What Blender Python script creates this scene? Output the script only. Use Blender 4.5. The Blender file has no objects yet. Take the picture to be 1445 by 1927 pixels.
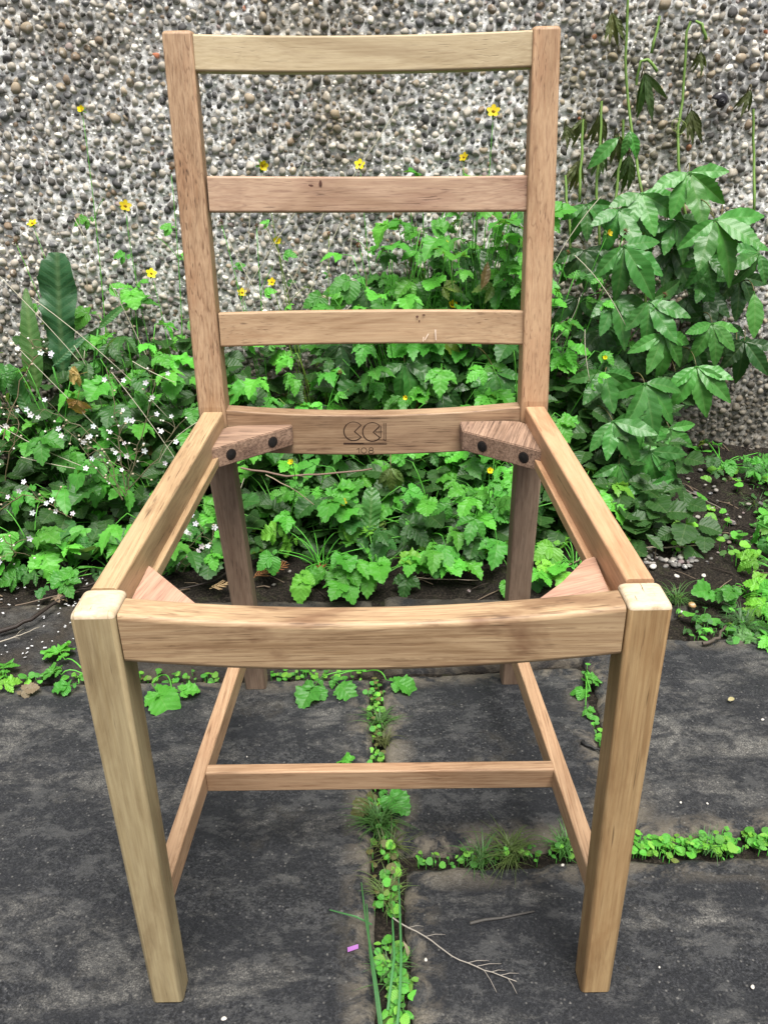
import bpy, math, random
import numpy as np
from mathutils import Vector, Matrix

R = random.Random(41)
NR = np.random.RandomState(7)
scene = bpy.context.scene
COL = scene.collection

# ------------------------------------------------------------------ camera, sky, sun, exposure
CAM_POS = Vector((0.01013, -0.51045, 0.76464))
PITCH, YAW, ROLL, FPX = 0.45033, 0.00065, -0.01822, 1554.06
_f = Vector((math.sin(YAW) * math.cos(PITCH), math.cos(YAW) * math.cos(PITCH), -math.sin(PITCH)))
_r = Vector((math.cos(YAW), -math.sin(YAW), 0))
_u = _r.cross(_f)
CR = _r * math.cos(ROLL) + _u * math.sin(ROLL)
CU = _u * math.cos(ROLL) - _r * math.sin(ROLL)
cam = bpy.data.cameras.new('camera')
cam.sensor_fit = 'VERTICAL'; cam.sensor_height = 36.0; cam.lens = FPX / 1927 * 36.0
cam.clip_start = 0.02; cam.clip_end = 200
camo = bpy.data.objects.new('camera', cam); COL.objects.link(camo)
m = Matrix((CR, CU, -_f)).transposed().to_4x4(); m.translation = CAM_POS
camo.matrix_world = m
scene.camera = camo

SUN_EL, SUN_AZ = math.radians(70), math.radians(165)      # azimuth clockwise from +Y
world = bpy.data.worlds.new('World'); scene.world = world; world.use_nodes = True
wn = world.node_tree; wn.nodes.clear()
sky = wn.nodes.new('ShaderNodeTexSky'); sky.sky_type = 'NISHITA'; sky.sun_disc = False
sky.sun_elevation = SUN_EL; sky.sun_rotation = SUN_AZ; sky.air_density = 1.0; sky.dust_density = 4.0
hs = wn.nodes.new('ShaderNodeHueSaturation'); hs.inputs['Saturation'].default_value = 0.35
bg = wn.nodes.new('ShaderNodeBackground'); bg.inputs['Strength'].default_value = 0.08
wo = wn.nodes.new('ShaderNodeOutputWorld')
wn.links.new(sky.outputs[0], hs.inputs['Color']); wn.links.new(hs.outputs[0], bg.inputs['Color'])
wn.links.new(bg.outputs[0], wo.inputs['Surface'])
sun = bpy.data.lights.new('sun', 'SUN'); sun.energy = 3.4; sun.angle = math.radians(34); sun.color = (1, .97, .92)
so = bpy.data.objects.new('sun', sun); COL.objects.link(so)
sd = Vector((math.sin(SUN_AZ) * math.cos(SUN_EL), math.cos(SUN_AZ) * math.cos(SUN_EL), math.sin(SUN_EL)))
so.rotation_euler = sd.to_track_quat('Z', 'Y').to_euler()
vs = scene.view_settings
vs.view_transform = 'Standard'; vs.look = 'None'; vs.gamma = 1; vs.use_curve_mapping = False
vs.exposure = 0.98
scene.cycles.max_bounces = 8; scene.cycles.transparent_max_bounces = 8

def at(u, v, Y):
    """world point seen at photograph pixel (u, v) at depth plane Y"""
    d = _f + CR * ((u - 722.5) / FPX) - CU * ((v - 963.5) / FPX)
    return CAM_POS + d * ((Y - CAM_POS.y) / d.y)
def gnd(u, v, z=0.0):
    d = _f + CR * ((u - 722.5) / FPX) - CU * ((v - 963.5) / FPX)
    return CAM_POS + d * ((z - CAM_POS.z) / d.z)

# ------------------------------------------------------------------ materials
class NT:
    def __init__(s, name):
        s.m = bpy.data.materials.new(name); s.m.use_nodes = True
        s.t = s.m.node_tree; s.t.nodes.clear()
        s.out = s.n('ShaderNodeOutputMaterial')
    def n(s, typ, **kw):
        x = s.t.nodes.new(typ)
        for k, v in kw.items():
            if hasattr(x, k) and k not in ('Scale',): setattr(x, k, v)
            else: x.inputs[k].default_value = v
        return x
    def l(s, a, b): s.t.links.new(a, b)
    def coord(s): return s.n('ShaderNodeTexCoord').outputs['Object']
    def geo(s): return s.n('ShaderNodeNewGeometry').outputs['Position']
    def mapping(s, vec, sc=(1, 1, 1), loc=(0, 0, 0)):
        x = s.n('ShaderNodeMapping'); x.inputs['Scale'].default_value = sc; x.inputs['Location'].default_value = loc
        s.l(vec, x.inputs['Vector']); return x.outputs[0]
    def noise(s, vec, scale, detail=4, rough=.55, dist=0.0):
        x = s.n('ShaderNodeTexNoise'); x.inputs['Scale'].default_value = scale; x.inputs['Detail'].default_value = detail
        x.inputs['Roughness'].default_value = rough; x.inputs['Distortion'].default_value = dist
        s.l(vec, x.inputs['Vector']); return x.outputs['Fac']
    def voro(s, vec, scale, feature='F1', out='Distance', rnd=1):
        x = s.n('ShaderNodeTexVoronoi'); x.feature = feature; x.inputs['Scale'].default_value = scale
        x.inputs['Randomness'].default_value = rnd
        s.l(vec, x.inputs['Vector']); return x.outputs[out]
    def ramp(s, fac, stops, interp='LINEAR'):
        x = s.n('ShaderNodeValToRGB'); x.color_ramp.interpolation = interp
        e = x.color_ramp.elements
        while len(e) < len(stops): e.new(0.5)
        for i, (p, c) in enumerate(stops):
            e[i].position = p; e[i].color = (c, c, c, 1) if not hasattr(c, '__len__') else tuple(c) + (1,)
        s.l(fac, x.inputs[0]); return x.outputs['Color']
    def mix(s, f, a, b, mode='MIX'):
        x = s.n('ShaderNodeMix'); x.data_type = 'RGBA'; x.blend_type = mode
        for v, i in ((f, 0), (a, 6), (b, 7)):
            if isinstance(v, (int, float)): x.inputs[i].default_value = v if i == 0 else (v, v, v, 1)
            elif isinstance(v, (tuple, list)): x.inputs[i].default_value = tuple(v) + (1,)
            else: s.l(v, x.inputs[i])
        return x.outputs[2]
    def math(s, op, a, b=0.0, clamp=False):
        x = s.n('ShaderNodeMath'); x.operation = op; x.use_clamp = clamp
        for v, i in ((a, 0), (b, 1)):
            if isinstance(v, (int, float)): x.inputs[i].default_value = v
            else: s.l(v, x.inputs[i])
        return x.outputs[0]
    def bump(s, h, strength, dist, prev=None):
        x = s.n('ShaderNodeBump'); x.inputs['Strength'].default_value = strength; x.inputs['Distance'].default_value = dist
        s.l(h, x.inputs['Height'])
        if prev is not None: s.l(prev, x.inputs['Normal'])
        return x.outputs[0]
    def bsdf(s, col, rough=.6, normal=None, spec=.4, metal=0.0, out=True):
        x = s.n('ShaderNodeBsdfPrincipled')
        for v, k in ((col, 'Base Color'), (rough, 'Roughness'), (metal, 'Metallic')):
            if isinstance(v, (int, float)): x.inputs[k].default_value = v
            elif isinstance(v, (tuple, list)): x.inputs[k].default_value = tuple(v) + (1,)
            else: s.l(v, x.inputs[k])
        x.inputs['Specular IOR Level'].default_value = spec
        if normal is not None: s.l(normal, x.inputs['Normal'])
        if out: s.l(x.outputs[0], s.out.inputs['Surface'])
        return x.outputs[0]
    def attr(s, name, out='Vector'):
        x = s.n('ShaderNodeAttribute'); x.attribute_name = name; return x.outputs[out]

def wood(name, light, mid, dark, streak=.5, blotch=.35, blotch_col=None, pores=.5, rough=.5, seed=0, freq=1.0):
    t = NT(name); g = t.attr('grain')
    warp = t.noise(t.mapping(g, (7, 25, 25), (seed, 0, 0)), 1, 3)
    base = t.mapping(g, (5 * freq, 130 * freq, 130 * freq), (seed * 1.7, seed, 0))
    n1 = t.noise(base, 1, 5, .6, .6)
    n2 = t.noise(t.mapping(g, (14, 420, 420), (seed, 3, 0)), 1, 4, .6)
    n3 = t.noise(t.mapping(g, (9, 26, 26), (seed * 3.1, 0, 5)), 1, 4, .6, .4)
    c = t.ramp(n1, [(.3, mid), (.52, light), (.72, mid)])
    c = t.mix(t.math('MULTIPLY', t.ramp(n2, [(.35, 1.0), (.6, 0.0)]), streak), c, dark)
    bc = blotch_col or dark
    c = t.mix(t.math('MULTIPLY', t.ramp(n3, [(.50, 0.0), (.68, 1.0)]), blotch), c, bc)
    c = t.mix(t.math('MULTIPLY', t.ramp(warp, [(.35, 0.0), (.65, 1.0)]), .25), c, light)
    p = t.noise(t.mapping(g, (26, 480, 480), (0, seed, 0)), 1, 2, .5)
    pm = t.ramp(p, [(.31, 1.0), (.39, 0.0)])
    pm = t.math('MULTIPLY', pm, t.ramp(n3, [(.42, .0), (.62, .9)]))
    c = t.mix(t.math('MULTIPLY', pm, pores), c, tuple(x * .35 for x in dark))
    # the odd long dark check line
    k = t.noise(t.mapping(g, (11, 230, 230), (seed * 5, 9, 2)), 1, 2, .5)
    c = t.mix(t.math('MULTIPLY', t.ramp(k, [(.22, 1.0), (.29, 0.0)]), .8), c, tuple(x * .3 for x in dark))
    cn = t.noise(t.mapping(g, (1.1, 46, 46), (seed * 2.3, 4, seed)), 1, 2, .5, .1)
    ln = t.math('ABSOLUTE', t.math('SUBTRACT', t.math('FRACT', t.math('MULTIPLY', cn, 13.0)), .5))
    lm = t.math('MULTIPLY', t.ramp(ln, [(.0, 1.0), (.13, 0.0)]), t.ramp(t.noise(t.mapping(g, (60, 260, 260)), 1, 3, .6), [(.42, 0.0), (.58, 1.0)]))
    c = t.mix(t.math('MULTIPLY', lm, min(1, pores * .8)), c, tuple(x * .75 for x in dark))
    lf = t.noise(t.mapping(g, (4.5, 22, 22), (seed * .7, seed, 4)), 1, 5, .65, .5)
    c = t.mix(t.ramp(lf, [(.36, .75), (.5, 0.0)]), c, t.mix(1.0, c, (.66, .60, .55), 'MULTIPLY'))
    c = t.mix(t.ramp(lf, [(.54, 0.0), (.68, .6)]), c, t.mix(1.0, c, (1.22, 1.24, 1.26), 'MULTIPLY'))
    h = t.math('ADD', t.math('MULTIPLY', n2, .5), t.math('MULTIPLY', pm, -.6))
    b = t.bump(h, .35, .0008)
    t.bsdf(c, t.ramp(n3, [(.3, rough - .06), (.7, rough + .12)]), b, .35)
    return t.m

W_LEFTLEG = wood('wood_front_leg_left', (0.398, 0.318, 0.181), (0.315, 0.240, 0.126), (0.166, 0.111, 0.055), .3, .35, pores=.22, seed=1.3)
W_RIGHTLEG = wood('wood_front_leg_right', (0.420, 0.285, 0.142), (0.343, 0.212, 0.099), (0.188, 0.100, 0.043), .5, .6, (0.243, 0.128, 0.050), .35, seed=4.1)
W_POSTL = wood('wood_post_left', (0.410, 0.274, 0.165), (0.332, 0.201, 0.110), (0.155, 0.073, 0.036), .55, .45, (0.300, 0.151, 0.077), .95, seed=7.7)
W_POSTR = wood('wood_post_right', (0.443, 0.291, 0.170), (0.375, 0.229, 0.126), (0.222, 0.111, 0.060), .45, .4, (0.355, 0.179, 0.093), .7, seed=2.9)
W_REARLEG = wood('wood_rear_leg', (0.251, 0.176, 0.122), (0.194, 0.129, 0.087), (0.078, 0.046, 0.031), .4, .4, (0.110, 0.061, 0.039), .5, .65, seed=5.5)
W_TOP = wood('wood_top_rail', (0.465, 0.374, 0.236), (0.398, 0.312, 0.181), (0.277, 0.195, 0.105), .4, .25, pores=.3, seed=9.1)
W_MID = wood('wood_middle_rail', (0.450, 0.310, 0.209), (0.379, 0.243, 0.158), (0.188, 0.096, 0.066), .4, .45, (0.254, 0.123, 0.088), .55, seed=3.3)
W_LOW = wood('wood_lower_rail', (0.432, 0.302, 0.181), (0.365, 0.234, 0.133), (0.222, 0.123, 0.066), .4, .35, pores=.5, seed=6.2)
W_FRONT = wood('wood_front_rail', (0.443, 0.312, 0.181), (0.343, 0.224, 0.121), (0.144, 0.069, 0.033), .5, .95, (0.150, 0.074, 0.038), .7, seed=8.4)
W_REAR = wood('wood_rear_rail', (0.387, 0.263, 0.160), (0.293, 0.184, 0.108), (0.133, 0.067, 0.038), .6, .6, (0.166, 0.087, 0.053), .75, seed=1.9)
W_SIDEL = wood('wood_side_rail_left', (0.443, 0.312, 0.176), (0.365, 0.240, 0.126), (0.188, 0.106, 0.053), .4, .45, (0.233, 0.128, 0.066), .75, seed=5.1)
W_SIDER = wood('wood_side_rail_right', (0.530, 0.324, 0.188), (0.465, 0.268, 0.142), (0.309, 0.157, 0.077), .35, .35, (0.355, 0.172, 0.088), .45, seed=2.2)
W_STR = wood('wood_stretcher', (0.475, 0.312, 0.188), (0.398, 0.234, 0.133), (0.210, 0.106, 0.050), .55, .45, (0.277, 0.135, 0.066), .6, seed=3.9)
W_BLOCK = wood('wood_corner_block', (0.369, 0.243, 0.167), (0.256, 0.156, 0.102), (0.067, 0.036, 0.024), .75, .8, (0.088, 0.046, 0.036), .9, .75, seed=6.6, freq=.5)
W_BLOCKF = wood('wood_front_block', (0.487, 0.302, 0.209), (0.375, 0.190, 0.126), (0.144, 0.073, 0.050), .35, .7, (0.188, 0.100, 0.077), .6, .75, seed=7.1, freq=.35)

def endgrain():
    t = NT('wood_end_grain'); g = t.attr('grain')
    w = t.noise(t.mapping(g, (40, 60, 320)), 1, 5, .7)
    c = t.ramp(w, [(.3, (.40, .30, .19)), (.5, (.58, .47, .33)), (.7, (.50, .40, .27))])
    cr = t.noise(t.mapping(g, (5, 420, 40), (3, 0, 0)), 1, 3)
    c = t.mix(t.ramp(cr, [(.30, 1.0), (.37, 0.0)]), c, (.15, .10, .055))
    bl = t.noise(t.mapping(g, (60, 60, 60)), 1, 4)
    c = t.mix(t.math('MULTIPLY', t.ramp(bl, [(.5, 0.0), (.65, 1.0)]), .5), c, (.36, .26, .15))
    t.bsdf(c, .6, t.bump(w, .35, .0008), .3); return t.m
W_END = endgrain()

def simple(name, col, rough=.6, spec=.4, metal=0.0, var=0.2, sc=60, bumpd=.0005):
    t = NT(name); v = t.coord(); n = t.noise(v, sc, 4)
    c = t.mix(t.ramp(n, [(.3, 0.0), (.7, 1.0)]), tuple(x * (1 - var) for x in col), tuple(min(1, x * (1 + var)) for x in col))
    t.bsdf(c, rough, t.bump(n, .4, bumpd), spec, metal); return t.m

M_BURN = simple('burnt_brand_line', (.035, .015, .008), .8)
M_SCREW = simple('dark_screw_steel', (.035, .032, .03), .38, .5, .6)
M_SLOT = simple('screw_slot', (.01, .01, .01), .8)
M_HOLE = simple('screw_recess', (.03, .018, .013), .9)
M_SCRATCH = simple('fresh_scratch', (.62, .5, .4), .7)

def leafmat(name, veins=9, gloss=.42, trans=.28, pale=.35, bumps=.5, spec=.4):
    t = NT(name)
    uvn = t.n('ShaderNodeUVMap').outputs[0]
    sx = t.n('ShaderNodeSeparateXYZ'); t.l(uvn, sx.inputs[0])
    x = t.math('ABSOLUTE', sx.outputs[0]); y = sx.outputs[1]
    oi = t.n('ShaderNodeObjectInfo')
    col = oi.outputs['Color']
    q = t.math('MULTIPLY', t.math('SUBTRACT', y, t.math('MULTIPLY', x, .75)), veins)
    fr = t.math('ABSOLUTE', t.math('SUBTRACT', t.math('FRACT', q), .5))       # 0.5 at a vein
    vein = t.ramp(fr, [(.40, 0.0), (.5, 1.0)])
    mid = t.ramp(x, [(.008, 1.0), (.03, 0.0)])
    vm = t.math('MAXIMUM', t.math('MULTIPLY', vein, .55), mid)
    nz = t.noise(t.geo(), 60, 4)
    nz2 = t.noise(t.geo(), 420, 3)
    c = t.mix(t.math('MULTIPLY', t.ramp(nz, [(.3, 0.0), (.7, 1.0)]), .35), col, t.mix(1.0, col, (.62, .72, .5), 'MULTIPLY'))
    c = t.mix(t.math('MULTIPLY', nz2, .12), c, (.25, .3, .1))
    light = t.mix(.5, col, (.35, .42, .18))
    c = t.mix(t.math('MULTIPLY', vm, pale), c, light)
    # insect spots
    sp = t.voro(t.geo(), 75)
    c = t.mix(t.math('MULTIPLY', t.ramp(sp, [(.035, 1.0), (.06, 0.0)]), .55), c, (.09, .07, .03))
    gn = t.n('ShaderNodeNewGeometry')
    c2 = t.mix(gn.outputs['Backfacing'], c, t.mix(.35, c, (.3, .4, .2)))
    h = t.math('ADD', t.math('MULTIPLY', fr, -1.0), t.math('MULTIPLY', nz2, .35))
    b = t.bump(h, bumps, .0022)
    p = t.bsdf(c2, gloss, b, spec, out=False)
    tr = t.n('ShaderNodeBsdfTranslucent'); t.l(t.mix(1.0, c2, (1.25, 1.35, .5), 'MULTIPLY'), tr.inputs['Color']); t.l(b, tr.inputs['Normal'])
    mx = t.n('ShaderNodeMixShader'); mx.inputs[0].default_value = trans
    t.l(p, mx.inputs[1]); t.l(tr.outputs[0], mx.inputs[2]); t.l(mx.outputs[0], t.out.inputs['Surface'])
    return t.m
M_GEUM = leafmat('avens_leaf', 6, .45, .32, .22, .4, .35)
M_CREEP = leafmat('creeper_leaf', 7, .36, .2, .16, .35, .38)
M_DOCK = leafmat('dock_leaf', 13, .36, .2, .25, .8, .4)
M_SMALL = leafmat('small_weed_leaf', 5, .5, .3, .3, .3)
M_STEM = leafmat('green_stem', 3, .5, .1, .0, .1)
def flat(name, rough=.6, trans=0.0):
    t = NT(name); oi = t.n('ShaderNodeObjectInfo'); n = t.noise(t.geo(), 220, 3)
    c = t.mix(t.math('MULTIPLY', n, .4), oi.outputs['Color'], t.mix(1.0, oi.outputs['Color'], (.5, .48, .42), 'MULTIPLY'))
    p = t.bsdf(c, rough, t.bump(n, .3, .0005), .3, out=False)
    if trans:
        tr = t.n('ShaderNodeBsdfTranslucent'); t.l(c, tr.inputs['Color'])
        mx = t.n('ShaderNodeMixShader'); mx.inputs[0].default_value = trans
        t.l(p, mx.inputs[1]); t.l(tr.outputs[0], mx.inputs[2]); p = mx.outputs[0]
    t.l(p, t.out.inputs['Surface']); return t.m
M_FLAT = flat('plain_tinted'); M_PETAL = flat('petal', .55, .3)

# wall: cream mortar with grit
def wall_stains(t, v, c):
    '''a brown water streak high on the wall, green-brown algae low down and behind the creeper's old growth'''
    sx = t.n('ShaderNodeSeparateXYZ'); t.l(v, sx.inputs[0]); X, Z = sx.outputs[0], sx.outputs[2]
    wob = t.math('MULTIPLY', t.math('SUBTRACT', t.noise(v, 7, 5, .65), .5), .45)
    nz = t.ramp(t.noise(v, 24, 5, .7), [(.38, 0.0), (.62, 1.0)])
    d1 = t.math('ABSOLUTE', t.math('ADD', t.math('ADD', X, .10), wob)); m1 = t.math('MULTIPLY', t.ramp(d1, [(.02, 1.0), (.15, 0.0)]), t.ramp(Z, [(.62, 0.0), (.72, 1.0)]))
    c = t.mix(t.math('MULTIPLY', t.math('MULTIPLY', m1, nz), .65), c, (.20, .15, .075))
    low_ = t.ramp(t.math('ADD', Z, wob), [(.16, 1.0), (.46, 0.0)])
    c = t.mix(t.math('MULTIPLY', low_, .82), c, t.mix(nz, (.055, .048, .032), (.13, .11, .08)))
    d2 = t.math('ADD', t.math('ABSOLUTE', t.math('SUBTRACT', X, .50)), t.math('ABSOLUTE', wob)); m2 = t.math('MULTIPLY', t.ramp(d2, [(.12, 1.0), (.30, 0.0)]), t.ramp(Z, [(.86, 1.0), (.95, 0.0)]))
    c = t.mix(t.math('MULTIPLY', t.math('MULTIPLY', m2, nz), .6), c, (.16, .14, .07))
    return c
def mortar():
    t = NT('pebbledash_mortar'); v = t.geo()
    n1 = t.noise(v, 5, 5); n2 = t.noise(v, 160, 5, .65); n3 = t.noise(v, 26, 4)
    c = t.ramp(n2, [(.28, (.42, .41, .38)), (.5, (.74, .73, .70)), (.7, (.86, .85, .82))])
    st = t.ramp(n1, [(.58, 0.0), (.70, 1.0)])
    c = t.mix(t.math('MULTIPLY', st, .35), c, (.36, .31, .21))
    st2 = t.ramp(n3, [(.52, 0.0), (.7, 1.0)])
    c = t.mix(t.math('MULTIPLY', st2, .45), c, (.25, .23, .18))
    c = wall_stains(t, v, c)
    cells = t.voro(v, 75, 'F1', 'Distance')
    vc = t.voro(v, 75, 'F1', 'Color')
    # beyond the modelled stones the aggregate carries on as relief in the render coat
    sx = t.n('ShaderNodeSeparateXYZ'); t.l(v, sx.inputs[0])
    far = t.math('MAXIMUM', t.math('GREATER_THAN', t.math('ABSOLUTE', t.math('SUBTRACT', sx.outputs[0], .05)), 1.6), t.math('GREATER_THAN', sx.outputs[2], 1.32))
    stone = t.math('MULTIPLY', t.ramp(cells, [(.38, 1.0), (.46, 0.0)]), far)
    bw = t.n('ShaderNodeSeparateColor'); t.l(vc, bw.inputs[0])
    c = t.mix(stone, c, t.ramp(bw.outputs[0], [(0, (.03, .03, .035)), (.5, (.17, .15, .13)), (.85, (.3, .28, .25)), (1, (.55, .52, .48))]))
    b = t.bump(n2, .8, .003); b = t.bump(t.math('MULTIPLY', stone, 1.0), .8, .005, b)
    t.bsdf(c, .9, b, .2); return t.m
M_MORTAR = mortar()
def pebm(stain=True):
    t = NT('dash_pebble' if stain else 'loose_stone'); v = t.geo(); c = t.attr('Col', 'Color')
    n = t.noise(v, 260, 4, .6); n2 = t.noise(v, 90, 4, .6)
    c = t.mix(t.math('MULTIPLY', n, .45), c, t.mix(1.0, c, (1.8, 1.75, 1.6), 'MULTIPLY'))
    c = t.mix(t.math('MULTIPLY', t.ramp(n2, [(.56, 0.0), (.66, 1.0)]), .75), c, (.55, .53, .48))    # cement smears
    n1 = t.noise(v, 5, 5)
    c = t.mix(t.math('MULTIPLY', t.ramp(n1, [(.58, 0.0), (.70, 1.0)]), .3), c, (.16, .12, .07))
    if stain: c = wall_stains(t, v, c)
    t.bsdf(c, .62, t.bump(n, .3, .0008), .35); return t.m
M_PEB = pebm(); M_LOOSE = pebm(False)

def slabm(dirt=0.0):
    t = NT('weathered_paving' if not dirt else 'soil_covered_paving'); v = t.geo()
    big = t.noise(t.mapping(v, (3.4, 9.0, 3)), 1, 7, .72, .35)
    med = t.noise(t.mapping(v, (17, 24, 17)), 1, 6, .72, .6)
    gr = t.noise(v, 150, 5, .8); fine = t.noise(v, 330, 4, .8); fine2 = t.noise(v, 560, 3, .75)
    c = t.ramp(fine, [(.34, (.004, .0045, .0055)), (.47, (.011, .012, .0145)), (.58, (.031, .032, .036)), (.72, (.10, .10, .10))])
    c = t.mix(t.math('MULTIPLY', t.ramp(gr, [(.52, 0.0), (.68, 1.0)]), .35), c, (.08, .08, .08))
    pm = t.math('MULTIPLY', t.ramp(big, [(.505, 0.0), (.63, 1.0)]), t.ramp(med, [(.44, .1), (.54, 1.0)]))
    pm = t.math('MULTIPLY', pm, t.ramp(gr, [(.34, .25), (.52, 1.0)]))
    lite = t.ramp(fine2, [(.36, (.045, .045, .043)), (.5, (.125, .12, .11)), (.68, (.32, .305, .275))])
    dk = t.noise(t.mapping(v, (7, 12, 7), (8, 2, 0)), 1, 6, .7, .8)
    c = t.mix(t.math('MULTIPLY', t.ramp(dk, [(.42, 0.0), (.58, 1.0)]), .6), c, (.012, .013, .016))
    mo = t.noise(t.mapping(v, (20, 30, 20), (5, 5, 0)), 1, 7, .82, .2)
    c = t.mix(t.math('MULTIPLY', t.ramp(mo, [(.51, 0.0), (.58, 1.0)]), .42), c, t.mix(fine2, (.040, .041, .043), (.15, .148, .142)))
    c = t.mix(t.math('MULTIPLY', pm, .85), c, lite)
    md = t.noise(t.mapping(v, (5, 5, 5), (3, 9, 0)), 1, 6, .7)
    c = t.mix(t.math('MULTIPLY', t.ramp(md, [(.58, 0.0), (.72, 1.0)]), .45), c, (.085, .072, .050))
    ed = t.attr('edge', 'Fac')
    em = t.math('MULTIPLY', t.ramp(ed, [(.0, 1.0), (.55, 0.0)]), t.ramp(med, [(.44, 0.0), (.56, 1.0)]))
    c = t.mix(t.math('MULTIPLY', em, .75), c, t.mix(gr, (.10, .082, .058), (.30, .26, .20)))
    g = t.voro(v, 240); gc = t.voro(v, 240, 'F1', 'Color'); sc = t.n('ShaderNodeSeparateColor'); t.l(gc, sc.inputs[0])
    spk = t.math('MULTIPLY', t.ramp(g, [(.15, 1.0), (.40, 0.0)]), t.math('GREATER_THAN', sc.outputs[0], .70))
    c = t.mix(t.math('MULTIPLY', spk, .5), c, t.mix(t.ramp(sc.outputs[1], [(.55, 0.0), (1.0, 1.0)]), (.035, .036, .038), (.26, .25, .23)))
    if dirt:
        dn = t.noise(v, 11, 5, .65); c = t.mix(t.ramp(dn, [(.36, dirt), (.62, .15)]), c, t.ramp(fine, [(.3, (.010, .008, .006)), (.6, (.05, .039, .027)), (.8, (.12, .10, .07))]))
    h = t.math('ADD', t.math('MULTIPLY', fine, .7), t.math('MULTIPLY', med, .8))
    b = t.bump(h, .9, .0045); b = t.bump(spk, .3, .001, b)
    t.bsdf(c, t.ramp(fine, [(.3, .62), (.7, .9)]), b, .35); return t.m
M_SLAB = slabm(); M_SLABD = slabm(.95)
def soilm():
    t = NT('dark_soil'); v = t.geo()
    n = t.noise(v, 34, 6, .7); f = t.noise(v, 260, 4, .7)
    c = t.ramp(f, [(.3, (.005, .004, .0035)), (.5, (.015, .012, .009)), (.66, (.05, .04, .03)), (.78, (.14, .12, .095))])
    c = t.mix(t.math('MULTIPLY', t.ramp(n, [(.55, 0.0), (.7, 1.0)]), .35), c, (.05, .06, .02))
    t.bsdf(c, .95, t.bump(t.math('ADD', n, f), .9, .006), .2); return t.m
M_SOIL = soilm()

# ------------------------------------------------------------------ mesh helpers
def fastmesh(name, V, F, smooth=True, attrs=None):
    V = np.asarray(V, dtype=np.float32); F = np.asarray(F, dtype=np.int32); k = F.shape[1]
    me = bpy.data.meshes.new(name)
    me.vertices.add(len(V)); me.vertices.foreach_set('co', V.ravel())
    me.loops.add(F.size); me.loops.foreach_set('vertex_index', F.ravel())
    me.polygons.add(len(F)); me.polygons.foreach_set('loop_start', np.arange(0, F.size, k, dtype=np.int32))
    me.polygons.foreach_set('loop_total', np.full(len(F), k, dtype=np.int32))
    me.polygons.foreach_set('use_smooth', np.full(len(F), smooth, dtype=bool))
    me.update(calc_edges=True)
    for nm, typ, arr in (attrs or []):
        a = me.attributes.new(nm, typ, 'POINT')
        key = {'FLOAT': 'value', 'FLOAT_VECTOR': 'vector', 'FLOAT_COLOR': 'color'}[typ]
        a.data.foreach_set(key, np.asarray(arr, dtype=np.float32).ravel())
    me.validate()
    return me

class MB:
    def __init__(s): s.v, s.f, s.uv, s.mi, s.sm = [], [], [], [], []
    def add(s, vs, fs, uvs=None, mat=0, smooth=True, M=None):
        o = len(s.v)
        for i, p in enumerate(vs):
            p = Vector(p)
            s.v.append(tuple(M @ p if M is not None else p)); s.uv.append(uvs[i] if uvs else (.3, .2))
        for f in fs: s.f.append(tuple(o + i for i in f)); s.mi.append(mat); s.sm.append(smooth)
    def tube(s, pts, r0, r1=None, n=5, mat=0):
        r1 = r0 if r1 is None else r1
        pts = [Vector(p) for p in pts]; N = len(pts); o = len(s.v)
        for i, p in enumerate(pts):
            d = (pts[min(i + 1, N - 1)] - pts[max(i - 1, 0)])
            d = d.normalized() if d.length > 1e-9 else Vector((0, 0, 1))
            a = d.cross(Vector((0.13, 1, 0.2)));
            if a.length < .05: a = d.cross(Vector((1, 0, 0)))
            a.normalize(); b = d.cross(a); r = r0 + (r1 - r0) * i / max(1, N - 1)
            for k in range(n):
                an = 2 * math.pi * k / n
                s.v.append(tuple(p + a * (r * math.cos(an)) + b * (r * math.sin(an)))); s.uv.append((.3, .2))
        for i in range(N - 1):
            for k in range(n):
                k2 = (k + 1) % n
                s.f.append((o + i * n + k, o + i * n + k2, o + (i + 1) * n + k2, o + (i + 1) * n + k)); s.mi.append(mat); s.sm.append(True)
        s.f.append(tuple(o + (N - 1) * n + k for k in range(n))); s.mi.append(mat); s.sm.append(True)
    def mesh(s, name, mats):
        me = bpy.data.meshes.new(name); me.from_pydata(s.v, [], s.f)
        uvl = me.uv_layers.new(name='UVMap')
        idx = np.zeros(len(me.loops), dtype=np.int32); me.loops.foreach_get('vertex_index', idx)
        uvl.data.foreach_set('uv', np.array(s.uv, dtype=np.float32)[idx].ravel())
        me.polygons.foreach_set('use_smooth', s.sm); me.polygons.foreach_set('material_index', s.mi)
        for m_ in (mats if isinstance(mats, (list, tuple)) else [mats]): me.materials.append(m_)
        me.update(); return me

def link(name, me, parent=None, loc=None, col=None):
    o = bpy.data.objects.new(name, me); COL.objects.link(o)
    if parent is not None: o.parent = parent
    if loc is not None: o.location = loc
    if col is not None: o.color = tuple(col) + (1,)
    return o
def tag(o, label=None, cat=None, group=None, kind=None):
    if label: o['label'] = label
    if cat: o['category'] = cat
    if group: o['group'] = group
    if kind: o['kind'] = kind
    return o
def thing(name, loc, label, cat, group=None):
    o = bpy.data.objects.new(name, None); COL.objects.link(o); o.location = loc; o.empty_display_size = .02
    return tag(o, label, cat, group)

def rel(mb, root):   # shift builder's world coordinates to the root's frame
    r = Vector(root); mb.v = [tuple(Vector(p) - r) for p in mb.v]; return mb

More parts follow.
